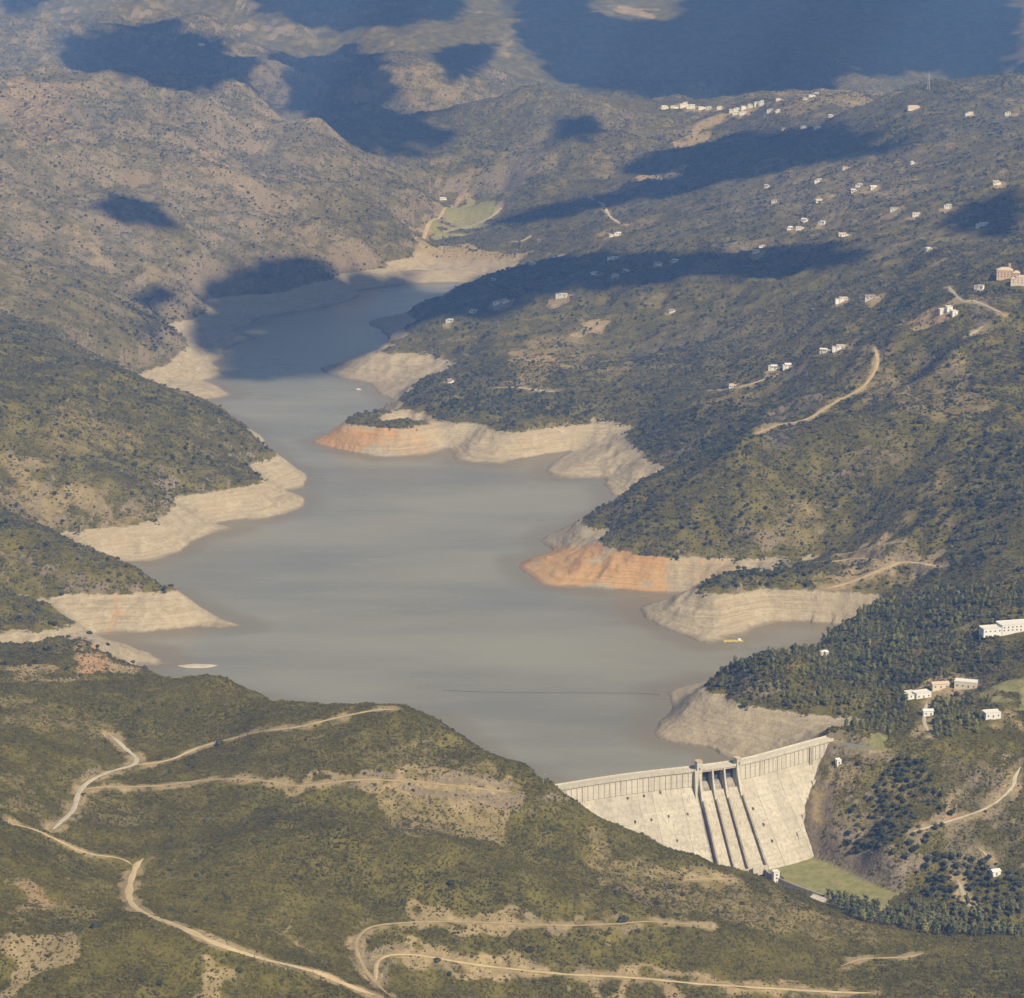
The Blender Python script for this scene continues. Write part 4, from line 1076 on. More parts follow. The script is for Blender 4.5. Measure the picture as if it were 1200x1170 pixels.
def scatter_tree(name):
    g = bpy.data.node_groups.new(name, 'GeometryNodeTree')
    g.interface.new_socket('Geometry', in_out='INPUT', socket_type='NodeSocketGeometry')
    g.interface.new_socket('Geometry', in_out='OUTPUT', socket_type='NodeSocketGeometry')
    return g
def scatter(name, label, cat, meshes, x, y, z, size, rot, tall=None):
    """one object whose points each carry a plant: nobody could count these"""
    coll = bpy.data.collections.new(name + '_kinds')
    for k, me in enumerate(meshes):
        o = bpy.data.objects.new('%s_kind_%02d' % (name, k), me); coll.objects.link(o)
    n = len(x)
    pm = bpy.data.meshes.new(name); pm.vertices.add(n)
    pm.vertices.foreach_set('co', np.stack([x, y, z], -1).ravel().astype(np.float32))
    tall = np.ones(n) if tall is None else tall
    a = pm.attributes.new('size', 'FLOAT_VECTOR', 'POINT'); a.data.foreach_set('vector', np.stack([size, size, size * tall], -1).ravel().astype(np.float32))
    a = pm.attributes.new('turn', 'FLOAT_VECTOR', 'POINT'); a.data.foreach_set('vector', np.stack([0 * rot, 0 * rot, rot], -1).ravel().astype(np.float32))
    a = pm.attributes.new('pick', 'INT', 'POINT'); a.data.foreach_set('value', RNG.integers(0, len(meshes), n).astype(np.int32))
    o = link_obj(name, pm, kind='stuff'); tag(o, label, cat)
    g = scatter_tree(name)
    gi = g.nodes.new('NodeGroupInput'); go = g.nodes.new('NodeGroupOutput')
    ip = g.nodes.new('GeometryNodeInstanceOnPoints'); ci = g.nodes.new('GeometryNodeCollectionInfo')
    ci.inputs['Collection'].default_value = coll; ci.inputs['Separate Children'].default_value = True; ci.inputs['Reset Children'].default_value = True
    ip.inputs['Pick Instance'].default_value = True
    def na(nm, ty):
        q = g.nodes.new('GeometryNodeInputNamedAttribute'); q.data_type = ty; q.inputs['Name'].default_value = nm
        return [s for s in q.outputs if s.enabled and s.name == 'Attribute'][0]
    g.links.new(gi.outputs[0], ip.inputs['Points']); g.links.new(ci.outputs[0], ip.inputs['Instance'])
    g.links.new(na('pick', 'INT'), ip.inputs['Instance Index'])
    e2r = g.nodes.new('FunctionNodeEulerToRotation'); g.links.new(na('turn', 'FLOAT_VECTOR'), e2r.inputs[0])
    g.links.new(e2r.outputs[0], ip.inputs['Rotation']); g.links.new(na('size', 'FLOAT_VECTOR'), ip.inputs['Scale'])
    g.links.new(ip.outputs[0], go.inputs[0])
    md = o.modifiers.new('plants', 'NODES'); md.node_group = g
    return o
# ------------------------------------------------------------------ concrete
def concrete(name, light, dark, stain):
    m, nt, b = new_mat(name)
    g = nt.node('ShaderNodeNewGeometry'); P = g.outputs['Position']; oi = nt.node('ShaderNodeObjectInfo')
    sep = nt.node('ShaderNodeSeparateXYZ'); nt.link(P, sep.inputs[0])
    big = nt.noise(P, 0.05, 5, 0.65); fine = nt.noise(P, 0.7, 4, 0.65)
    st = nt.node('ShaderNodeMapping'); nt.link(P, st.inputs[0]); st.inputs['Scale'].default_value = (1, 1, 0.06)
    streak = nt.noise(st.outputs[0], 0.42, 4, 0.7)
    lift = nt.node('ShaderNodeCombineXYZ'); nt.val(nt.math('MULTIPLY', sep.outputs['X'], 0.01), lift.inputs[0]); nt.val(nt.math('MULTIPLY', sep.outputs['Z'], 0.5), lift.inputs[2])
    lf = nt.noise(lift.outputs[0], 1.0, 3, 0.7)
    c = nt.mix(nt.step(big, .35, .65), rgb(*light), rgb(*dark))
    c = nt.mix(nt.math('MULTIPLY', nt.step(lf, .4, .7), .5), c, rgb(*stain))
    c = nt.mix(nt.math('MULTIPLY', nt.step(streak, .46, .66), .85), c, rgb(*stain))
    c = nt.mix(nt.math('MULTIPLY', nt.step(fine, .42, .7), .45), c, rgb(*stain))
    c = nt.mix(1.0, c, nt.math('MULTIPLY_ADD', oi.outputs['Random'], .14, .93), 'MULTIPLY')
    nt.link(c, b.inputs['Base Color']); b.inputs['Roughness'].default_value = .9
    bp = nt.node('ShaderNodeBump'); bp.inputs['Strength'].default_value = .3; bp.inputs['Distance'].default_value = .3
    nt.link(fine, bp.inputs['Height']); nt.link(bp.outputs[0], b.inputs['Normal'])
    return m
M['dam'] = concrete('dam_concrete', (.53, .475, .375), (.455, .405, .315), (.33, .285, .215))
M['dam_new'] = concrete('crest_concrete', (.60, .545, .44), (.54, .485, .385), (.42, .37, .285))
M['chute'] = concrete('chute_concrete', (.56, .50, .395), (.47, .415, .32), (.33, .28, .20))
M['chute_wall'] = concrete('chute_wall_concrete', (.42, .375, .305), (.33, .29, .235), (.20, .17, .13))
M['steel'] = plain('gate_steel', (.09, .085, .08), .6, .2, .5, .4, .3)
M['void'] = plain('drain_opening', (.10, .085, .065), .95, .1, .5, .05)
M['white'] = plain('white_render', (.74, .71, .65), .8, .1, .4, .2)
M['cream'] = plain('cream_render', (.66, .56, .42), .85, .12, .4, .2)
M['tan'] = plain('tan_render', (.56, .40, .26), .85, .12, .4, .2)
M['tile'] = plain('roof_tile', (.36, .185, .105), .85, .22, .8, .2)
M['tile_pale'] = plain('pale_roof_tile', (.52, .40, .29), .85, .2, .8, .2)
M['flat_roof'] = plain('flat_roof', (.66, .63, .57), .9, .15, .5, .1)
M['glass'] = plain('window_glass', (.035, .045, .055), .15, .1, .5, .6)
M['door'] = plain('door_wood', (.16, .10, .06), .7, .2, .8, .2)
M['metal'] = plain('galvanised_metal', (.55, .56, .57), .45, .1, .5, .5, .6)
M['yellow'] = plain('yellow_paint', (.72, .58, .12), .6, .15, .5, .3)
M['grey_roof'] = plain('grey_sheet_roof', (.38, .37, .36), .7, .15, .5, .3)

def prism(bm, ring_a, ring_b):
    """closed solid between two matching outlines"""
    a = [bm.verts.new(p) for p in ring_a]; b = [bm.verts.new(p) for p in ring_b]
    n = len(a)
    for i in range(n): bm.faces.new((a[i], a[(i + 1) % n], b[(i + 1) % n], b[i]))
    bm.faces.new(a[::-1]); bm.faces.new(b)
def done(bm, name, mat, parent=None, kind=None):
    bmesh.ops.recalc_face_normals(bm, faces=bm.faces[:])
    me = bpy.data.meshes.new(name); bm.to_mesh(me); bm.free()
    return link_obj(name, me, mat, parent, kind)
def section(s, prof):
    p, d, n = dam_at(s)
    return [(p[0] + n[0] * o, p[1] + n[1] * o, z) for o, z in prof]
dam = bpy.data.objects.new('dam', None); COL.objects.link(dam)
tag(dam, 'pale concrete gravity dam with ribbed crest and three spillway chutes', 'dam')
_ss = np.linspace(30, 310, 561)
_px = np.array([to_px(*dam_at(s)[0], CREST_Z)[0] for s in _ss])
def s_of(px): return float(np.interp(px, _px, _ss))
SPILL = [s_of(v) for v in (817, 831.5, 845, 860)]
S_A, S_B = SPILL[0] - 3.2, SPILL[-1] + 3.2
S_END = s_of(973)
pass
def slab(name, s0, s1, prof, mat, parent, step=6.0):
    """extrude an outline (offset, height) along the crest line"""
    bm = bmesh.new(); n = max(1, int(math.ceil((s1 - s0) / step)))
    rings = [[bm.verts.new(q) for q in section(s0 + (s1 - s0) * i / n, prof)] for i in range(n + 1)]
    m_ = len(prof)
    for a, b in zip(rings, rings[1:]):
        for i in range(m_): bm.faces.new((a[i], a[(i + 1) % m_], b[(i + 1) % m_], b[i]))
    bm.faces.new(rings[0][::-1]); bm.faces.new(rings[-1])
    return done(bm, name, mat, parent)
rg = random.Random(5)
# monoliths, cast side by side with an open joint between them
def wings():
    for a, b in ((16.0, S_A), (S_B, S_END)):
        n = round((b - a) / 13.0); w = (b - a) / n
        for i in range(n): yield a + i * w, a + (i + 1) * w
for s0, s1 in wings():
    o = rg.uniform(-.3, .3)
    prof = [(-3.4, -52), (-3.4, 33.2), (3.4, 33.2), (3.8, 19.6), (11.4 + o, 7.6), (53.4 + o, -47.6), (53.4 + o, -52)]
    slab('monolith', s0 + .05, s1 - .05, prof, M['dam'], dam)
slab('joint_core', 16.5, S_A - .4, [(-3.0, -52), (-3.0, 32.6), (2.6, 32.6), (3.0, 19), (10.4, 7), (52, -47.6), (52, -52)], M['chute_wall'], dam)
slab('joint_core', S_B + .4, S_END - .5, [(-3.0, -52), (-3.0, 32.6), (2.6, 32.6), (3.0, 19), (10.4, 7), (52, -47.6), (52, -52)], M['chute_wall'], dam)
# crest: ribs under an overhanging deck, kerb walls each side
for a, b in ((16.0, S_A - 1.0), (S_B + 1.0, S_END - 1)):
    n = int((b - a) / 5.0)
    for i in range(n + 1):
        s = a + (b - a) * i / n
        slab('crest_rib', s - .32, s + .32, [(3.3, 32.6), (4.55, 32.6), (4.85, 20.2), (3.7, 18.8)], M['dam_new'], dam, 2)
    slab('crest_wall', a, b, [(3.42, 32.5), (3.95, 32.5), (4.35, 19.7), (3.86, 19.7)], M['dam_new'], dam)
    slab('crest_deck', a, b, [(-4.2, 33.22), (-4.2, 34.1), (4.95, 34.1), (4.95, 32.62), (3.5, 32.62), (3.5, 33.22)], M['dam_new'], dam)
    slab('parapet', a, b, [(4.5, 34.12), (4.5, 35.2), (4.9, 35.2), (4.9, 34.12)], M['dam_new'], dam)
    slab('parapet', a, b, [(-4.15, 34.12), (-4.15, 35.2), (-3.7, 35.2), (-3.7, 34.12)], M['dam_new'], dam)
# spillway: ogee body, piers, gates, bridge, chutes and their walls
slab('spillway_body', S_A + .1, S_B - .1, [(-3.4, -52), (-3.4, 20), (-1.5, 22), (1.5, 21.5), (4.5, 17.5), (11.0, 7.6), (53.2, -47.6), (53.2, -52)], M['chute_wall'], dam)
def pline(z):
    return float(np.interp(-z, [-17.5, -7.6, 47.6], [4.5, 11.0, 53.2]))
for i, s in enumerate(SPILL):
    w = 1.5 if i in (1, 2) else 1.9
    slab('pier', s - w / 2, s + w / 2, [(-5.2, 12), (-5.2, 33.3), (6.2, 33.3), (8.2, 24), (16, 4), (8, 4), (2, 12)], M['dam_new'], dam, 3)
    zz = np.linspace(8, -40, 13)
    out = [(pline(z) + 4.6, z + 2.6) for z in zz]; out[-1] = (pline(-40) + 5.8, -38.2)
    inn = [(pline(z) - .8, z - .6) for z in zz][::-1]
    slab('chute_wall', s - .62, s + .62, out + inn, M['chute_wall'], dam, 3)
for i in range(3):
    a, b = SPILL[i] + .8, SPILL[i + 1] - .8
    g = slab('gate', a, b, [(-.9, 21.8), (-1.6, 25), (-1.2, 29.6), (-.6, 29.6), (-1.0, 25), (-.3, 21.6)], M['steel'], dam, 2)
    for j in range(3):
        z = 23.5 + 2.4 * j
        slab('gate_rib', a + .2, b - .2, [(-.9, z), (-.9, z + .35), (-.15, z + .35), (-.15, z)], M['steel'], g, 2)
    m_ = a + (b - a) * .36
    zz = np.linspace(15, -40, 14)
    out = [(pline(z) + 1.5, z + .9) for z in zz]
    end = pline(-40)
    out += [(end + 4.2, -40.6), (end + 7.0, -38.4), (end + 7.0, -42)]
    inn = [(pline(z) - .6, z - .4) for z in zz][::-1]
    slab('chute_floor', a + .05, b - .05, out + inn, M['chute'], dam, 2)
    slab('flip_bucket', a + .6, b - .6, [(end + 6.0, -44), (end + 6.4, -39.2), (end + 9.2, -37.0), (end + 10.0, -44)], M['dam'], dam, 2)
slab('bridge_deck', S_A - .9, S_B + .9, [(-4.2, 33.4), (-4.2, 34.3), (5.8, 34.3), (5.8, 33.4)], M['dam_new'], dam, 3)
slab('bridge_beam', S_A, S_B, [(4.4, 31.9), (4.4, 33.38), (5.3, 33.38), (5.3, 31.9)], M['tan'], dam, 3)
for o in (5.3, -4.1):
    rail = slab('bridge_parapet', S_A - .9, S_B + .9, [(o, 34.32), (o, 35.4), (o + .35, 35.4), (o + .35, 34.32)], M['dam_new'], dam, 3)
# towers at either side of the gates, with their hoists
def box_bm(bm, x0, x1, y0, y1, z0, z1):
    v = [bm.verts.new((x, y, z)) for x in (x0, x1) for y in (y0, y1) for z in (z0, z1)]
    for f in ((0, 1, 3, 2), (4, 6, 7, 5), (0, 4, 5, 1), (2, 3, 7, 6), (0, 2, 6, 4), (1, 5, 7, 3)): bm.faces.new([v[i] for i in f])
def dam_tower(s, w, z0, z1, o0, o1):
    t = slab('gate_tower', s - w / 2, s + w / 2, [(o0, z0), (o0, z1), (o1, z1), (o1 - .1, z0)], M['dam_new'], dam, 3)
    slab('roof_slab', s - w / 2 - .4, s + w / 2 + .4, [(o0 - .4, z1 + .02), (o0 - .4, z1 + .5), (o1 + .4, z1 + .5), (o1 + .4, z1 + .02)], M['tan'], t, 3)
    slab('doorway', s - .5, s + .5, [(o1 - .05, 34.4), (o1 - .05, 36.6), (o1 + .04, 36.6), (o1 + .04, 34.4)], M['void'], t, 3)
dam_tower(SPILL[0] - .6, 4.6, 3, 41.5, 1.2, 6.9)
dam_tower(SPILL[-1] + .8, 4.2, 3, 39.6, 1.2, 6.7)
slab('buttress', SPILL[0] - 4.9, SPILL[0] - 3.1, [(3, 34), (7.4, 34), (9.8, 10), (6, 10)], M['dam_new'], dam, 3)
# drain openings on the face
for (px, py) in ((735,935),(754,932.5),(774,928.5),(805,953.5),(784,956.6),(763.5,960),(744,963),(793.5,985),(894,966),(882,948),(905,985)):
    best = None
    for s in np.linspace(40, 300, 261):
        p, d, n = dam_at(s)
        for z in np.linspace(18, -40, 59):
            o = float(np.interp(-z, [-19.6, -7.6, 47.6], [3.8, 11.4, 53.4]))
            qx, qy = to_px(p[0] + n[0] * o, p[1] + n[1] * o, z)
            e = (qx - px) ** 2 + (qy - py) ** 2
            if best is None or e < best[0]: best = (e, s, z, o)
    e, s, z, o = best
    if S_A - 2 < s < S_B + 2: continue
    slab('drain_opening', s - .7, s + .7, [(o - 1.2, z + 1.1), (o + .35, z + .8), (o + 1.25, z - .6), (o, z - .6)], M['void'], dam, 3)
# the right abutment steps down the rock in blocks
for px, py in ((961, 896), (952, 916), (946, 936), (940, 956), (935, 976)):
    s, z, o = face_hit(px, py)
    slab('abutment_block', s - 1.5, s + 3.4, [(o - 7, z - 10), (o - 7, z + 1.4), (o + 1.6, z + .8), (o + 3.2, z - 3.6), (o + 3.2, z - 10)], M['dam'], dam, 3)
slab('end_pier', s_of(944), s_of(948), [(3.2, 33.4), (5.1, 33.4), (5.6, 17), (3.4, 17)], M['chute_wall'], dam, 3)

# training wall of the stilling basin, the valve house and the sloping slab beside it
def ground_line(px): return [hit(*p) for p in px]
tw = bpy.data.objects.new('training_wall', None); COL.objects.link(tw)
tag(tw, 'concrete wall darkened as if shaded, curving away from the foot of the spillway', 'wall')
pts = catmull([at(886, 1012, -42)[:2], at(896, 1022, -42)[:2], at(910, 1031, -42)[:2], at(934, 1041, -42)[:2], at(966, 1054, -43)[:2]], 6)
for i in range(len(pts) - 1):
    a, b = pts[i], pts[i + 1]; d = (b - a) / np.linalg.norm(b - a); n = np.array([d[1], -d[0]])
    bm = bmesh.new()
    r = lambda p: [(p[0] - n[0] * .6, p[1] - n[1] * .6, -50), (p[0] - n[0] * .6, p[1] - n[1] * .6, -39.6), (p[0] + n[0] * .6, p[1] + n[1] * .6, -39.6), (p[0] + n[0] * 1.6, p[1] + n[1] * 1.6, -50)]
    prism(bm, r(a + d * .04), r(b - d * .04))
    done(bm, 'wall_panel', M['chute_wall'], tw)  # darker concrete puts the shade of the wall's inner side into its colour
# ------------------------------------------------------------------ houses
def add_box(bm, cx, cy, sx, sy, z0, z1):
    box_bm(bm, cx - sx / 2, cx + sx / 2, cy - sy / 2, cy + sy / 2, z0, z1)
def part_box(name, mat, parent, *boxes):
    bm = bmesh.new()
    for b in boxes: add_box(bm, *b)
    return done(bm, name, mat, parent)
def gable(bm, cx, cy, sx, sy, z, rise, over=.5):
    x0, x1, y0, y1 = cx - sx / 2 - over, cx + sx / 2 + over, cy - sy / 2 - over, cy + sy / 2 + over
    prism(bm, [(x0, y0, z), (x0, y1, z), (x0, cy, z + rise)], [(x1, y0, z), (x1, y1, z), (x1, cy, z + rise)])
HR = random.Random(21)
def make_house(pos, rot, w, d, h, roof, wall, rmat, label, cat='house', group=None, name='house', wing=True, tower=False):
    root = bpy.data.objects.new(name, None); COL.objects.link(root)
    root.location = pos; root.rotation_euler = (0, 0, rot)
    tag(root, label, cat, group)
    blocks = [(0.0, 0.0, w, d, h)]
    if wing:
        s = HR.choice((-1, 1)); ww = w * HR.uniform(.4, .6); wd = d * HR.uniform(.6, .85); wh = h * HR.uniform(.55, .8)
        blocks.append((s * (w + ww) / 2, HR.uniform(-.2, .2) * d, ww - .01, wd, wh))
    if tower: blocks.append((w * .32, d * .5 + 1.6, 3.2, 3.2, h * 1.7))
    for (cx, cy, sx, sy, hh) in blocks:
        wl = part_box('wall', wall, root, (cx, cy, sx, sy, -4.0, hh))
        bm = bmesh.new()
        if roof == 'gable': gable(bm, cx, cy, sx, sy, hh + .02, sy * .24)
        elif roof == 'hip':
            x0, x1, y0, y1 = cx - sx / 2 - .5, cx + sx / 2 + .5, cy - sy / 2 - .5, cy + sy / 2 + .5
            k = min(sx, sy) * .45; v = [bm.verts.new(q) for q in ((x0, y0, hh + .02), (x1, y0, hh + .02), (x1, y1, hh + .02), (x0, y1, hh + .02), (x0 + k, cy, hh + sy * .24), (x1 - k, cy, hh + sy * .24))]
            for f in ((0, 1, 5, 4), (1, 2, 5), (2, 3, 4, 5), (3, 0, 4), (3, 2, 1, 0)): bm.faces.new([v[i] for i in f])
        else:
            add_box(bm, cx, cy, sx + .3, sy + .3, hh + .02, hh + .28)
            for (a, b, c, e) in ((cx, cy - sy / 2, sx + .3, .3), (cx, cy + sy / 2, sx + .3, .3)): add_box(bm, a, b, c, e, hh + .29, hh + .85)
        done(bm, 'roof', rmat, root)
        n = max(1, int(sx / 4.2))
        for f, yy in ((-1, cy - sy / 2), (1, cy + sy / 2)):
            for st in range(max(1, int(hh / 2.9))):
                for i in range(n):
                    xx = cx - sx / 2 + sx * (i + .5) / n
                    if f < 0 and st == 0 and i == n // 2 and (cx, cy) == (0.0, 0.0):
                        part_box('door', M['door'], root, (xx, yy - .03, 1.2, .1, 0, 2.2)); continue
                    part_box('window', M['glass'], root, (xx, yy + f * .03, 1.3, .1, 1.0 + st * 2.9, 2.3 + st * 2.9))
    return root
def small_house(pos, rot, w, d, h, wall, rmat, roof, label, group, name='house'):
    """a house only a few pixels wide: walls, roof and its openings"""
    root = bpy.data.objects.new(name, None); COL.objects.link(root)
    root.location = pos; root.rotation_euler = (0, 0, rot); tag(root, label, 'house', group)
    w *= .82; d *= .9
    k = HR.uniform(.35, .55); s = HR.choice((-1, 1)); hh = h * HR.uniform(.55, .9)
    part_box('wall', wall, root, (0, 0, w, d, -5, h)); part_box('wall', wall, root, (s * (w + w * k) / 2, 0, w * k - .02, d * .75, -5, hh))
    bm = bmesh.new()
    if roof == 'gable': gable(bm, 0, 0, w, d, h + .02, d * .22)
    else: add_box(bm, 0, 0, w + .4, d + .4, h + .02, h + .5)
    done(bm, 'roof', rmat, root)
    bm = bmesh.new(); add_box(bm, s * (w + w * k) / 2, 0, w * k + .3, d * .75 + .4, hh + .02, hh + .4); done(bm, 'roof', rmat, root)
    part_box('door', M['door'], root, (-s * w * .2, -d / 2 - .04, 1.6, .12, 0, 2.3))
    for q in (-.32, .1, .38): part_box('window', M['glass'], root, (q * w, -d / 2 - .04, 1.7, .12, h - 2.6, h - 1.1))
    return root
HOUSES = []
def plot(px, py, r, word=None):
    q = hit(px, py)
    if word: HOUSES.append((word, q[0], q[1]))
    KEEP_OUT.append((q[0], q[1] - r * .6, r * 1.25))
    return (q[0], q[1], q[2] + .4)
RWORD = {'flat': 'flat roofed', 'gable': 'gable roofed'}
def dress(pal, kinds):
    i = HR.randrange(len(pal)); return pal[i][0], pal[i][1], HR.choice(kinds)
PAL = [(M['flat_roof'], 'pale'), (M['tile_pale'], 'tan'), (M['tile'], 'red')]
def near_words(q, others, me_):
    out = []
    d_ = min([math.dist(q[:2], o[:2]) for o in others if o is not me_] + [999])
    out.append('close to another' if d_ < .012 * q[1] else 'standing alone')
    return out[0]
# the village along the far ridge
for (x, y, w) in VILLAGE:
    rm, rw, rk = dress(PAL[:2], ('flat', 'gable', 'flat'))
    small_house(plot(x, y, w * .6), HR.uniform(-.3, .3), w, HR.uniform(8, 11), HR.uniform(5.5, 9), M['white'], rm, rk,
                '%s white %s %s house in the village along the far ridge' % ('long' if w > 15 else 'short', rw, RWORD[rk]), 'houses of the village on the ridge', 'village_house')
for (x, y, w) in HAMLET:
    rm, rw, rk = dress(PAL[:2], ('flat', 'gable'))
    small_house(plot(x, y, w * .6), HR.uniform(-.3, .3), w, 8.5, 5.5, M['white'], rm, rk, '%s white %s %s house on the bare knoll beside the village' % ('wide' if w > 11 else 'small', rw, RWORD[rk]), 'houses on the knoll beside the village', 'knoll_house')
# white villas among the trees of the right bank
VQ = [plot(x, y, w * .6) for (x, y, w) in VILLAS]
for q, (x, y, w) in zip(VQ, VILLAS):
    rm, rw, rk = dress(PAL, ('flat', 'gable'))
    spot = 'on open soil' if samp(MASK['bare'], np.array([q[0]]), np.array([q[1]]))[0] > .4 else 'among trees'
    small_house(q, HR.uniform(-.5, .5), w, HR.uniform(6.5, 9), HR.uniform(3.4, 6), M['white'], rm, rk,
                '%s white %s %s villa %s, %s on the sunny slope' % ('wide' if w > 12.5 else 'small', rw, RWORD[rk], near_words(q, VQ, q), spot), 'white villas on the sunlit hillside', 'villa')
SQ = [plot(x, y, w * .6) for (x, y, w) in SHADED]
for q, (x, y, w) in zip(SQ, SHADED):
    rm, rw, rk = dress(PAL, ('flat', 'gable'))
    small_house(q, HR.uniform(-.4, .4), w, 7.5, HR.uniform(3.4, 5.5), M['white'], rm, rk, '%s pale %s %s house %s on the cloud shaded slope' % ('wide' if w > 12.5 else 'small', rw, RWORD[rk], near_words(q, SQ, q)), 'houses on the shaded slope', 'hillside_house')
small_house(plot(518, 234, 9), .2, 16, 9, 5, M['white'], M['flat_roof'], 'flat', 'white farm building at the head of the green valley field', None, 'farm_building')
small_house(plot(235, 53, 9), .1, 18, 9, 5, M['cream'], M['flat_roof'], 'flat', 'lone pale building on the saddle of the far mountains', None, 'mountain_house')
make_house(plot(1070, 128, 14), .1, 26, 11, 5.5, 'hip', M['cream'], M['tile_pale'], 'long house with tan tiled roof below the mast ridge', name='ridge_house')
make_house(plot(1177, 325, 16), -.15, 22, 16, 10, 'hip', M['tan'], M['tile_pale'], 'large tan mansion with tiled hip roof above the graded site', name='mansion', wing=True, tower=True)
make_house(plot(1197, 332, 12), -.1, 16, 12, 8, 'hip', M['cream'], M['tile_pale'], 'cream house with hip roof beside the tan mansion', name='mansion_annexe')
for k, (x, y) in enumerate(((1104, 367), (1112, 364), (1118, 369))):
    make_house(plot(x, y, 7), HR.uniform(-.3, .3), 8, 7, 5, 'flat', M['white'], M['flat_roof'], 'white house shell on the graded building site', group='house shells on the graded site', name='house_shell', wing=False)
# buildings round the dam
make_house(plot(1190, 738, 16, 'long white building'), .25, 34, 14, 6.5, 'flat', M['white'], M['flat_roof'], 'long white flat roofed building at the top of the pine wood', 'building', name='waterworks_building')
make_house(plot(1080, 817, 9, 'keepers house'), .35, 15, 8, 4.5, 'flat', M['white'], M['flat_roof'], 'white keepers house in the clearing next to the stepped lane', name='keepers_house')
make_house(plot(1066, 816, 6), .35, 8, 6, 3.6, 'flat', M['white'], M['flat_roof'], 'small white outbuilding shaded by pines beside the keepers house', 'shed', name='outbuilding', wing=False)
make_house(plot(1101, 806, 8), .2, 16, 7, 4, 'gable', M['cream'], M['tile_pale'], 'low cream building behind the keepers house', name='workshop', wing=False)
make_house(plot(1132, 805, 10, 'hall'), -.3, 20, 9, 5, 'flat', M['cream'], M['flat_roof'], 'broad pale roofed hall at the right of the clearing by the pines', 'building', name='hall', wing=False)
make_house(plot(1087, 838, 6, 'lane house'), .1, 9, 6, 4, 'gable', M['white'], M['flat_roof'], 'small white house halfway down the stepped lane', name='lane_house', wing=False)
make_house(plot(1162, 840, 8, 'bungalow'), .2, 14, 8, 4.2, 'flat', M['white'], M['flat_roof'], 'white bungalow with grey yard below the dry meadow', name='bungalow', wing=False)
make_house(plot(966, 768, 5, 'lakeside hut'), .1, 7, 6, 3.4, 'hip', M['white'], M['flat_roof'], 'tiny white hut standing in a gap of the lakeside pines', 'hut', name='lakeside_hut', wing=False)
make_house(plot(1166, 1025, 5, 'valley hut'), .3, 7, 6, 3.2, 'gable', M['white'], M['flat_roof'], 'small white hut among trees on the valley side', 'hut', name='valley_hut', wing=False)
make_house(at(909, 1034, -44)[:2] + (-44.2,), .2, 5.0, 5.0, 9.5, 'flat', M['white'], M['flat_roof'], 'white tower shaped valve house beside the training wall', 'building', name='valve_house', wing=False)
p, d, n = dam_at(s_of(958)); q = p + n * 22
make_house((q[0] + 3, q[1], float(h_at(q[0] + 3, q[1])) + .6), .3, 4, 4, 3.6, 'flat', M['white'], M['flat_roof'], 'little white hut on the rock beside the end of the dam', 'hut', name='abutment_hut', wing=False)
q = hit(958, 1055); q = (q[0], q[1], q[2] + .8)
rp = bpy.data.objects.new('concrete_ramp', None); COL.objects.link(rp); rp.location = q; rp.rotation_euler = (math.radians(6), math.radians(8), -.55)
tag(rp, 'pale sloping concrete slab at the foot of the scrub hill', 'ramp')
part_box('ramp_slab', M['dam'], rp, (0, 0, 12, 8, -1.6, .5)); part_box('kerb', M['dam_new'], rp, (0, 4.2, 12, .4, -1.6, .9)); part_box('kerb', M['dam_new'], rp, (0, -4.2, 12, .4, -1.6, .9))
KEEP_OUT.append((q[0], q[1], 10))

# ------------------------------------------------------------------ mast, post, raft, boat, boom
def tube_bm(bm, a, b, r0, r1, n=5):
    a = Vector(a); b = Vector(b); d = (b - a).normalized(); u = d.orthogonal().normalized(); w = d.cross(u)
    ra = [a + (u * math.cos(2 * math.pi * i / n) + w * math.sin(2 * math.pi * i / n)) * r0 for i in range(n)]
    rb = [b + (u * math.cos(2 * math.pi * i / n) + w * math.sin(2 * math.pi * i / n)) * r1 for i in range(n)]
    prism(bm, ra, rb)
q = hit(1088, 107)
mast = bpy.data.objects.new('transmission_mast', None); COL.objects.link(mast); mast.location = (q[0], q[1], q[2] - .5)
tag(mast, 'tall slender lattice mast on the skyline of the far ridge', 'mast')
for sx in (-1, 1):
    for sy in (-1, 1):
        bm = bmesh.new(); tube_bm(bm, (sx * 3.4, sy * 3.4, 0), (sx * .6, sy * .6, 34), .42, .3); done(bm, 'leg', M['metal'], mast)
for k in range(7):
    z0, z1 = k * 4.8, (k + 1) * 4.8; a0, a1 = 3.4 - 2.8 * z0 / 34, 3.4 - 2.8 * z1 / 34
    bm = bmesh.new()
    for (x0, y0, x1, y1) in ((-1, -1, 1, -1), (1, -1, 1, 1), (1, 1, -1, 1), (-1, 1, -1, -1)):
        tube_bm(bm, (x0 * a0, y0 * a0, z0), (x1 * a1, y1 * a1, z1), .16, .16, 4)
    done(bm, 'brace', M['metal'], mast)
bm = bmesh.new(); tube_bm(bm, (0, 0, 33.6), (0, 0, 47), .5, .2); done(bm, 'antenna', M['white'], mast)
part_box('equipment_cabin', M['white'], mast, (6, -4, 6, 4, -2, 3))
q = hit(637, 921)
post = bpy.data.objects.new('lamp_post', None); COL.objects.link(post); post.location = (q[0], q[1] + 2, q[2] - .5)
tag(post, 'thin pale lamp post beside the hillside end of the dam', 'lamp post')
bm = bmesh.new(); tube_bm(bm, (0, 0, 0), (0, 0, 9), .22, .14, 8); done(bm, 'pole', M['metal'], post)
bm = bmesh.new(); tube_bm(bm, (0, 0, 8.9), (1.4, 0, 9.3), .1, .08, 6); done(bm, 'arm', M['metal'], post)
part_box('lamp_head', M['white'], post, (1.6, 0, .8, .4, 9.2, 9.45))
q = at(859, 752, 0)
raft = bpy.data.objects.new('pontoon', None); COL.objects.link(raft); raft.location = q; raft.rotation_euler = (0, 0, .12)
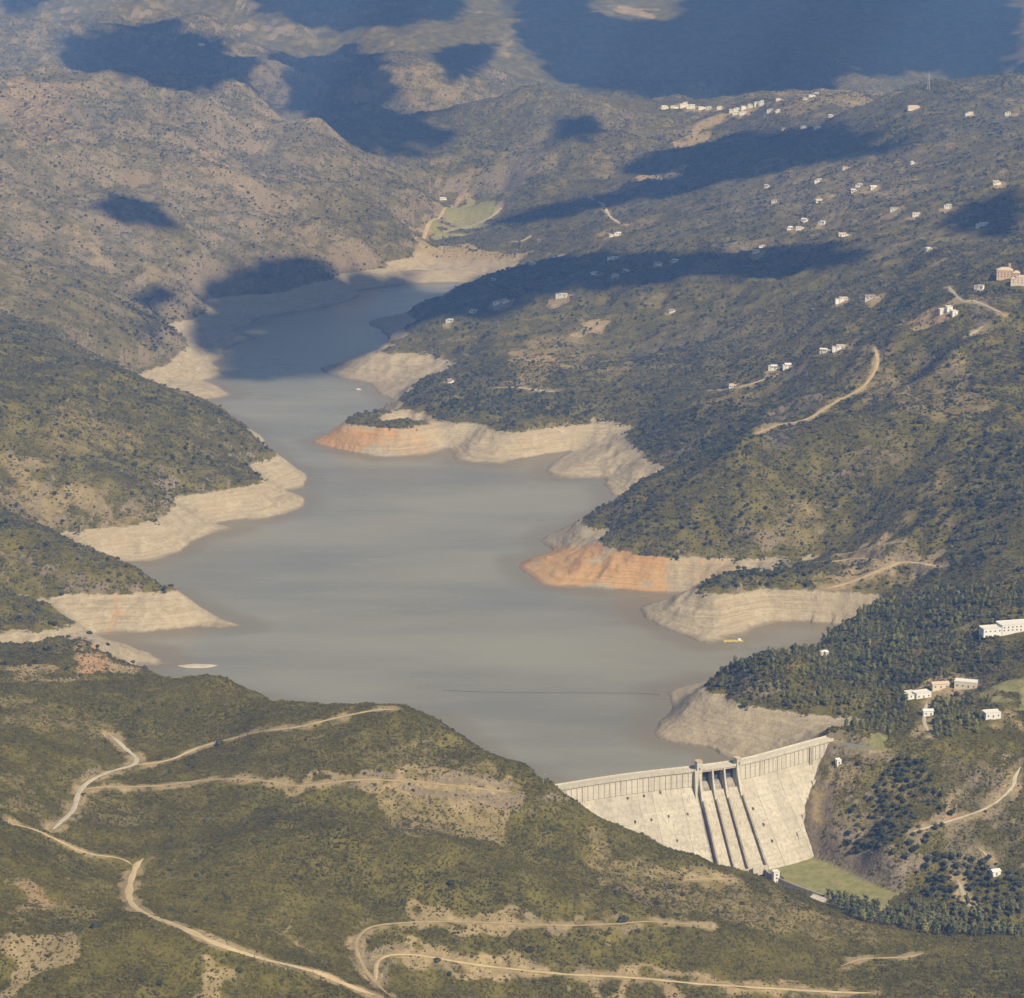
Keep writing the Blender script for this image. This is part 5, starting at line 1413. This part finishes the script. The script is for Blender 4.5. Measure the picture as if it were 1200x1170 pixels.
tag(raft, 'yellow floating pontoon moored off the bare point', 'pontoon')
part_box('deck', M['yellow'], raft, (0, 0, 20, 3.6, .5, .8))
for x in (-8.5, -3, 3, 8.5): part_box('float', M['white'], raft, (x, 0, 3.4, 3.0, -.4, .48))
for y in (-1.7, 1.7):
    bm = bmesh.new(); tube_bm(bm, (-10, y, 1.7), (10, y, 1.7), .07, .07, 6)
    for x in (-10, -5, 0, 5, 10): tube_bm(bm, (x, y, .8), (x, y, 1.7), .06, .06, 6)
    done(bm, 'railing', M['yellow'], raft)
part_box('hut', M['white'], raft, (6.5, 0, 3, 2.4, .82, 2.9))
q = at(420, 457, 0)
boat = bpy.data.objects.new('motor_boat', None); COL.objects.link(boat); boat.location = q; boat.rotation_euler = (0, 0, .3)
tag(boat, 'small white motor boat alone on the open water', 'boat')
bm = bmesh.new()
prof = [(-4, 1.3), (-1, 1.5), (2, 1.2), (4.4, .1)]
top = [(x, w, 1.1) for x, w in prof] + [(x, -w, 1.1) for x, w in prof[::-1]]; bot = [(x * .92, w * .55, -.3) for x, w in prof] + [(x * .92, -w * .55, -.3) for x, w in prof[::-1]]
prism(bm, bot, top); done(bm, 'hull', M['white'], boat)
part_box('cabin', M['white'], boat, (-.3, 0, 2.6, 1.9, 1.12, 2.3)); part_box('windscreen', M['glass'], boat, (1.1, 0, .12, 1.7, 1.3, 2.1)); part_box('engine', M['steel'], boat, (-4.2, 0, .5, .6, .6, 1.7))
boom = bpy.data.objects.new('floating_boom', None); COL.objects.link(boom)
tag(boom, 'thin dark line of floats strung across the water before the dam', 'boom')
bl = resample(catmull([at(x, y, 0)[:2] for x, y in ((520, 809), (560, 811), (640, 812), (700, 812.5), (750, 813), (776, 815))], 10), 3.4)
fl = bmesh.new(); tube_bm(fl, (-1.3, 0, .0), (1.3, 0, .0), .34, .34, 7)
fme = bpy.data.meshes.new('float'); bmesh.ops.recalc_face_normals(fl, faces=fl.faces[:]); fl.to_mesh(fme); fl.free(); fme.materials.append(M['steel'])
for a, b in zip(bl[:-1:1], bl[1::1]):
    o = bpy.data.objects.new('float', fme); COL.objects.link(o); o.parent = boom
    o.location = (float(a[0]), float(a[1]), 0.05); o.rotation_euler = (0, 0, math.atan2(b[1] - a[1], b[0] - a[0]))
isl = at(231, 781, 0)
bm = bmesh.new()
ring = [bm.verts.new((isl[0] + math.cos(t) * 21 * (1 + .2 * math.sin(3 * t)), isl[1] + math.sin(t) * 9 * (1 + .25 * math.cos(2 * t)), -.6)) for t in np.linspace(0, 6.283, 28)[:-1]]
ring2 = [bm.verts.new((isl[0] + (v.co.x - isl[0]) * .55, isl[1] + (v.co.y - isl[1]) * .5, 1.1 + .4 * math.sin(i))) for i, v in enumerate(ring)]
n_ = len(ring)
for i in range(n_): bm.faces.new((ring[i], ring[(i + 1) % n_], ring2[(i + 1) % n_], ring2[i]))
bm.faces.new(ring2)
M['sand'] = plain('mud_bar', (.46, .40, .30), .95, .15, .2, .1)
done(bm, 'mud_bar', M['sand'], kind='structure')
# ------------------------------------------------------------------ planting
def cover(x, y, clump, lo, hi):
    """share of the ground the scrub hides: thins out on open soil, in clumps"""
    bare = samp(MASK['bare'], x, y)
    c = fbm(x / clump, y / clump, 121, 3) * .5 + .5
    return np.clip(hi - bare * .85 + (c - .5) * 1.0, lo, 1.0) * (1 - .8 * smooth(8.0, 1.5, samp(RD, x, y)))
x, y = candidates(1180, 2150, 330000)
ok, z = plantable(x, y)
ok &= RNG.random(len(x)) < cover(x, y, 9, .30, .80)
x, y, z = x[ok], y[ok], z[ok]
s = RNG.uniform(.5, 1.05, len(x)) * (1 + RNG.uniform(.4, 1.1, len(x)) * (RNG.random(len(x)) < .09))
scatter('hillside_scrub', 'dense low olive scrub covering the near hill slopes', 'scrub', SHRUB_ME, x, y, z - .1, s, RNG.uniform(0, 6.283, len(x)))
print('near scrub', len(x))
x, y = candidates(2100, 3700, 230000)
ok, z = plantable(x, y)
ok &= RNG.random(len(x)) < cover(x, y, 22, .22, .74)
x, y, z = x[ok], y[ok], z[ok]
s = RNG.uniform(.8, 1.75, len(x)) * (1 + .9 * (RNG.random(len(x)) < .08))
scatter('bank_scrub', 'grey green scrub on the slopes above the reservoir banks', 'scrub', BANK_ME, x, y, z - .15, s, RNG.uniform(0, 6.283, len(x)))
print('bank scrub', len(x))
x, y = candidates(3500, 7900, 520000)
ok, z = plantable(x, y)
ok &= RNG.random(len(x)) < cover(x, y, 45, .08, .62)
x, y, z = x[ok], y[ok], z[ok]
s = RNG.uniform(1.1, 2.5, len(x)) * (y / 4800) ** .5 * (1 + .8 * (RNG.random(len(x)) < .05))
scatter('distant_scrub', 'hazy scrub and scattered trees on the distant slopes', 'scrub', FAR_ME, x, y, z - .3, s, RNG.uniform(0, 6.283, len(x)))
print('far scrub', len(x))
# larger trees dotted over the banks
x, y = candidates(2050, 6500, 170000)
ok, z = plantable(x, y)
wd = samp(MASK['wood'], x, y)
clump = smooth(.0, .6, fbm(x / 70, y / 70, 131, 3))
ok &= RNG.random(len(x)) < np.where(wd > .9, 0.0, .05 + .30 * clump * (x > -100) + .10 * clump + wd * .8) * (1 - samp(MASK['bare'], x, y) * .6)
x, y, z = x[ok], y[ok], z[ok]
s = RNG.uniform(1.6, 3.2, len(x))
scatter('oak_woodland', 'dark rounded trees dotted through the scrub above the reservoir', 'woodland', [merged('oak', c, OAK_TR) for c in OAK_ME], x, y, z - .2, s, RNG.uniform(0, 6.283, len(x)))
print('oaks', len(x))

# woods: the 300 trees that show largest stand as single trees, the rest as one wood
def grow(kind, name, label, cat, group, crowns, trunk, x, y, z, size, tall=None):
    for k in range(len(x)):
        root = bpy.data.objects.new(name, None); COL.objects.link(root)
        root.empty_display_size = 1.0
        root.location = (float(x[k]), float(y[k]), float(z[k]) - .1)
        root.rotation_euler = (0, 0, random.uniform(0, 6.283))
        t = 1.0 if tall is None else float(tall[k])
        root.scale = (float(size[k]),) * 2 + (float(size[k]) * t,)
        tag(root, label if isinstance(label, str) else label[k], cat, group)
        a = bpy.data.objects.new('crown' if kind == 'tree' else 'foliage', crowns[k % len(crowns)]); COL.objects.link(a); a.parent = root
        b = bpy.data.objects.new('trunk' if kind == 'tree' else 'stem', trunk); COL.objects.link(b); b.parent = root
def where(x, y, else_):
    if samp(RD, np.array([x]), np.array([y]))[0] < 9: return 'beside a dirt track'
    for n_, hx, hy in HOUSES:
        if (hx - x) ** 2 + (hy - y) ** 2 < 26 ** 2: return 'close to the ' + n_
    d_ = float(samp(D, np.array([x]), np.array([y]))[0])
    if 0 < d_ < 130: return 'above the bare shore'
    if samp(MASK['grass'], np.array([x]), np.array([y + 6]))[0] > .4 or samp(MASK['grass'], np.array([x]), np.array([y - 6]))[0] > .4: return 'at the edge of the grass'
    if samp(MASK['bare'], np.array([x]), np.array([y]))[0] > .42: return 'on open tan soil'
    return else_
def size_word(v, lo, hi): return 'small' if v < lo else ('large' if v > hi else 'mid-sized')
def spaced(x, y, gap):
    keep = []; cell = {}
    for i in range(len(x)):
        c = (int(x[i] // gap), int(y[i] // gap)); bad = False
        for a in (-1, 0, 1):
            for b in (-1, 0, 1):
                for j in cell.get((c[0] + a, c[1] + b), ()):
                    if (x[i] - x[j]) ** 2 + (y[i] - y[j]) ** 2 < gap * gap: bad = True
        if not bad: cell.setdefault(c, []).append(i); keep.append(i)
    return np.array(keep, int)
WOODS = [pa for kind, pa in PATCH_XY if kind == 'wood']
def in_wood(k, n):
    pa = WOODS[k]
    x = RNG.uniform(pa[:, 0].min(), pa[:, 0].max(), n); y = RNG.uniform(pa[:, 1].min(), pa[:, 1].max(), n)
    ok, z = plantable(x, y); ok &= in_poly(x, y, pa)
    return x[ok], y[ok], z[ok]
big = [in_wood(k, n) for k, n in ((0, 16000), (1, 1800))]
x = np.concatenate([b[0] for b in big]); y = np.concatenate([b[1] for b in big])
k = spaced(x, y, 4.1); x, y = x[k], y[k]
cl = smooth(-.75, -.1, fbm(x / 30, y / 30, 145, 3)) > RNG.random(len(x)); x, y = x[cl], y[cl]; z = h_at(x, y)
s = RNG.uniform(1.2, 3.0, len(x)) * (1 + .35 * fbm(x / 40, y / 40, 147, 2)); tl = RNG.uniform(.55, 1.25, len(x))
px_, py_ = to_px(x, y, z + 6)
vis = (px_ > 0) & (px_ < 1200)
order = np.argsort(np.where(vis, y, 9e9))
a, b = order[:290], order[290:]
grow('tree', 'pine_tree', [('%s %s pine %s in the wood by the dam' % (size_word(s[i], 1.9, 2.7), 'spreading' if tl[i] < .8 else 'upright', where(x[i], y[i], 'deep'))) for i in a], 'tree', 'pines of the wood beside the dam', PINE_ME + TALL_ME[:2], PINE_TR, x[a], y[a], z[a], s[a], tl[a])
scatter('pine_wood', 'dense pine wood covering the promontory beside the dam', 'woodland', [merged('pine', c, PINE_TR) for c in PINE_ME + TALL_ME[:3] + OAK_ME], x[b], y[b], z[b], s[b], RNG.uniform(0, 6.283, len(b)), tl[b])
print('pines', len(x))
v = in_wood(3, 1500)
k = spaced(v[0], v[1], 5.2); x, y = v[0][k], v[1][k]; z = h_at(x, y)
k = np.argsort(y)[:190]; x, y, z = x[k], y[k], z[k]
s = RNG.uniform(2.0, 4.2, len(x))
grow('tree', 'riverside_tree', ['%s slender tree %s on the valley floor below the dam' % (size_word(s[i], 2.8, 3.5), where(x[i], y[i], 'in the grove')) for i in range(len(x))], 'tree', 'trees on the valley floor below the dam', TALL_ME + PINE_ME[:1], TALL_TR, x, y, z, s)
print('riverside', len(x))
# dark trees on the right hand slope below the crest road
v = [in_wood(k, 1500) for k in (8, 9)]
x = np.concatenate([b[0] for b in v]); y = np.concatenate([b[1] for b in v])
cl = smooth(-.5, .4, fbm(x / 34, y / 34, 141, 3)) > RNG.random(len(x)) * .9; x, y = x[cl], y[cl]
k = spaced(x, y, 4.6); x, y = x[k], y[k]; z = h_at(x, y); k = RNG.permutation(len(x))[:270]; x, y, z = x[k], y[k], z[k]
s = RNG.uniform(1.4, 3.4, len(x))
grow('tree', 'holm_oak', ['%s dark round tree %s on the slope by the dam' % (size_word(s[i], 2.0, 2.8), where(x[i], y[i], 'among scrub')) for i in range(len(x))], 'tree', 'round trees on the slope below the dam', OAK_ME, OAK_TR, x, y, z, s)
print('holm oaks', len(x))
# single bushes that stand out of the near scrub
BUSHES = [(180,825,2),(163,833,2),(192,827,2.2),(220,833,2.6),(233,832,2),(270,841,1.6),(183,848,2),(257,873,4.2),(188,890,2.4),(200,905,2.4),(223,897,2.4),(245,962,3.6),(248,940,2.2),(245,932,1.8),(228,923,1.8),
 (173,972,1.8),(202,970,2),(113,1087,4.2),(92,1091,3),(157,1043,2),(167,1010,1.8),(188,1010,1.6),(200,1020,2),(230,1027,2.4),(238,1023,2),(230,1007,1.8),(257,1002,2),(217,1050,1.8),(242,1055,2),(267,1053,1.8),(293,1077,2),
 (283,1097,2),(200,1067,2.2),(217,1070,1.8),(230,1070,2),(237,1103,1.6),(280,1138,2.6),(167,1150,2.2),(187,1153,2.4),(290,1164,1.8),(397,973,2),(97,955,1.8),(83,973,2),(147,913,2.2),(450,893,2),(428,907,1.6),(445,903,1.8),
 (500,1035,2),(528,1037,3.4),(473,1058,2.6),(622,1115,3.6),(513,1127,2.8),(527,1142,2.2),(730,1080,4.6),(712,1094,2.4),(748,1092,2.4),(770,1060,3),(777,1075,2.4),(793,1073,2.2),(723,1048,2.6),(643,977,1.6),(715,987,2),
 (500,993,1.4),(545,992,1.6),(687,1027,1.8),(760,1030,2),(800,1050,2.2),(840,1070,2),(870,1060,2.2),(905,1078,2.4),(820,1100,2),(860,1110,2),(13,767,3.6),(105,743,3.2),(142,777,2.4),(156,777,2.8),(126,756,2.4),(40,800,2),(70,830,2)]
bx, by, bz, bs = [], [], [], []
for (px, py, r) in BUSHES:
    q = hit(px, py)
    if q[1] > 2500 or samp(RD, np.array([q[0]]), np.array([q[1]]))[0] < .8: continue
    bx.append(q[0]); by.append(q[1]); bz.append(q[2]); bs.append(r)
grow('bush', 'bush', ['%s dark green bush %s on the near scrub hill' % (size_word(bs[i], 1.95, 2.9), where(bx[i], by[i], 'amid low scrub')) for i in range(len(bx))], 'bush', 'dark bushes on the near hill', BUSH_ME, BUSH_TR, bx, by, bz, bs)
print('bushes', len(bx))
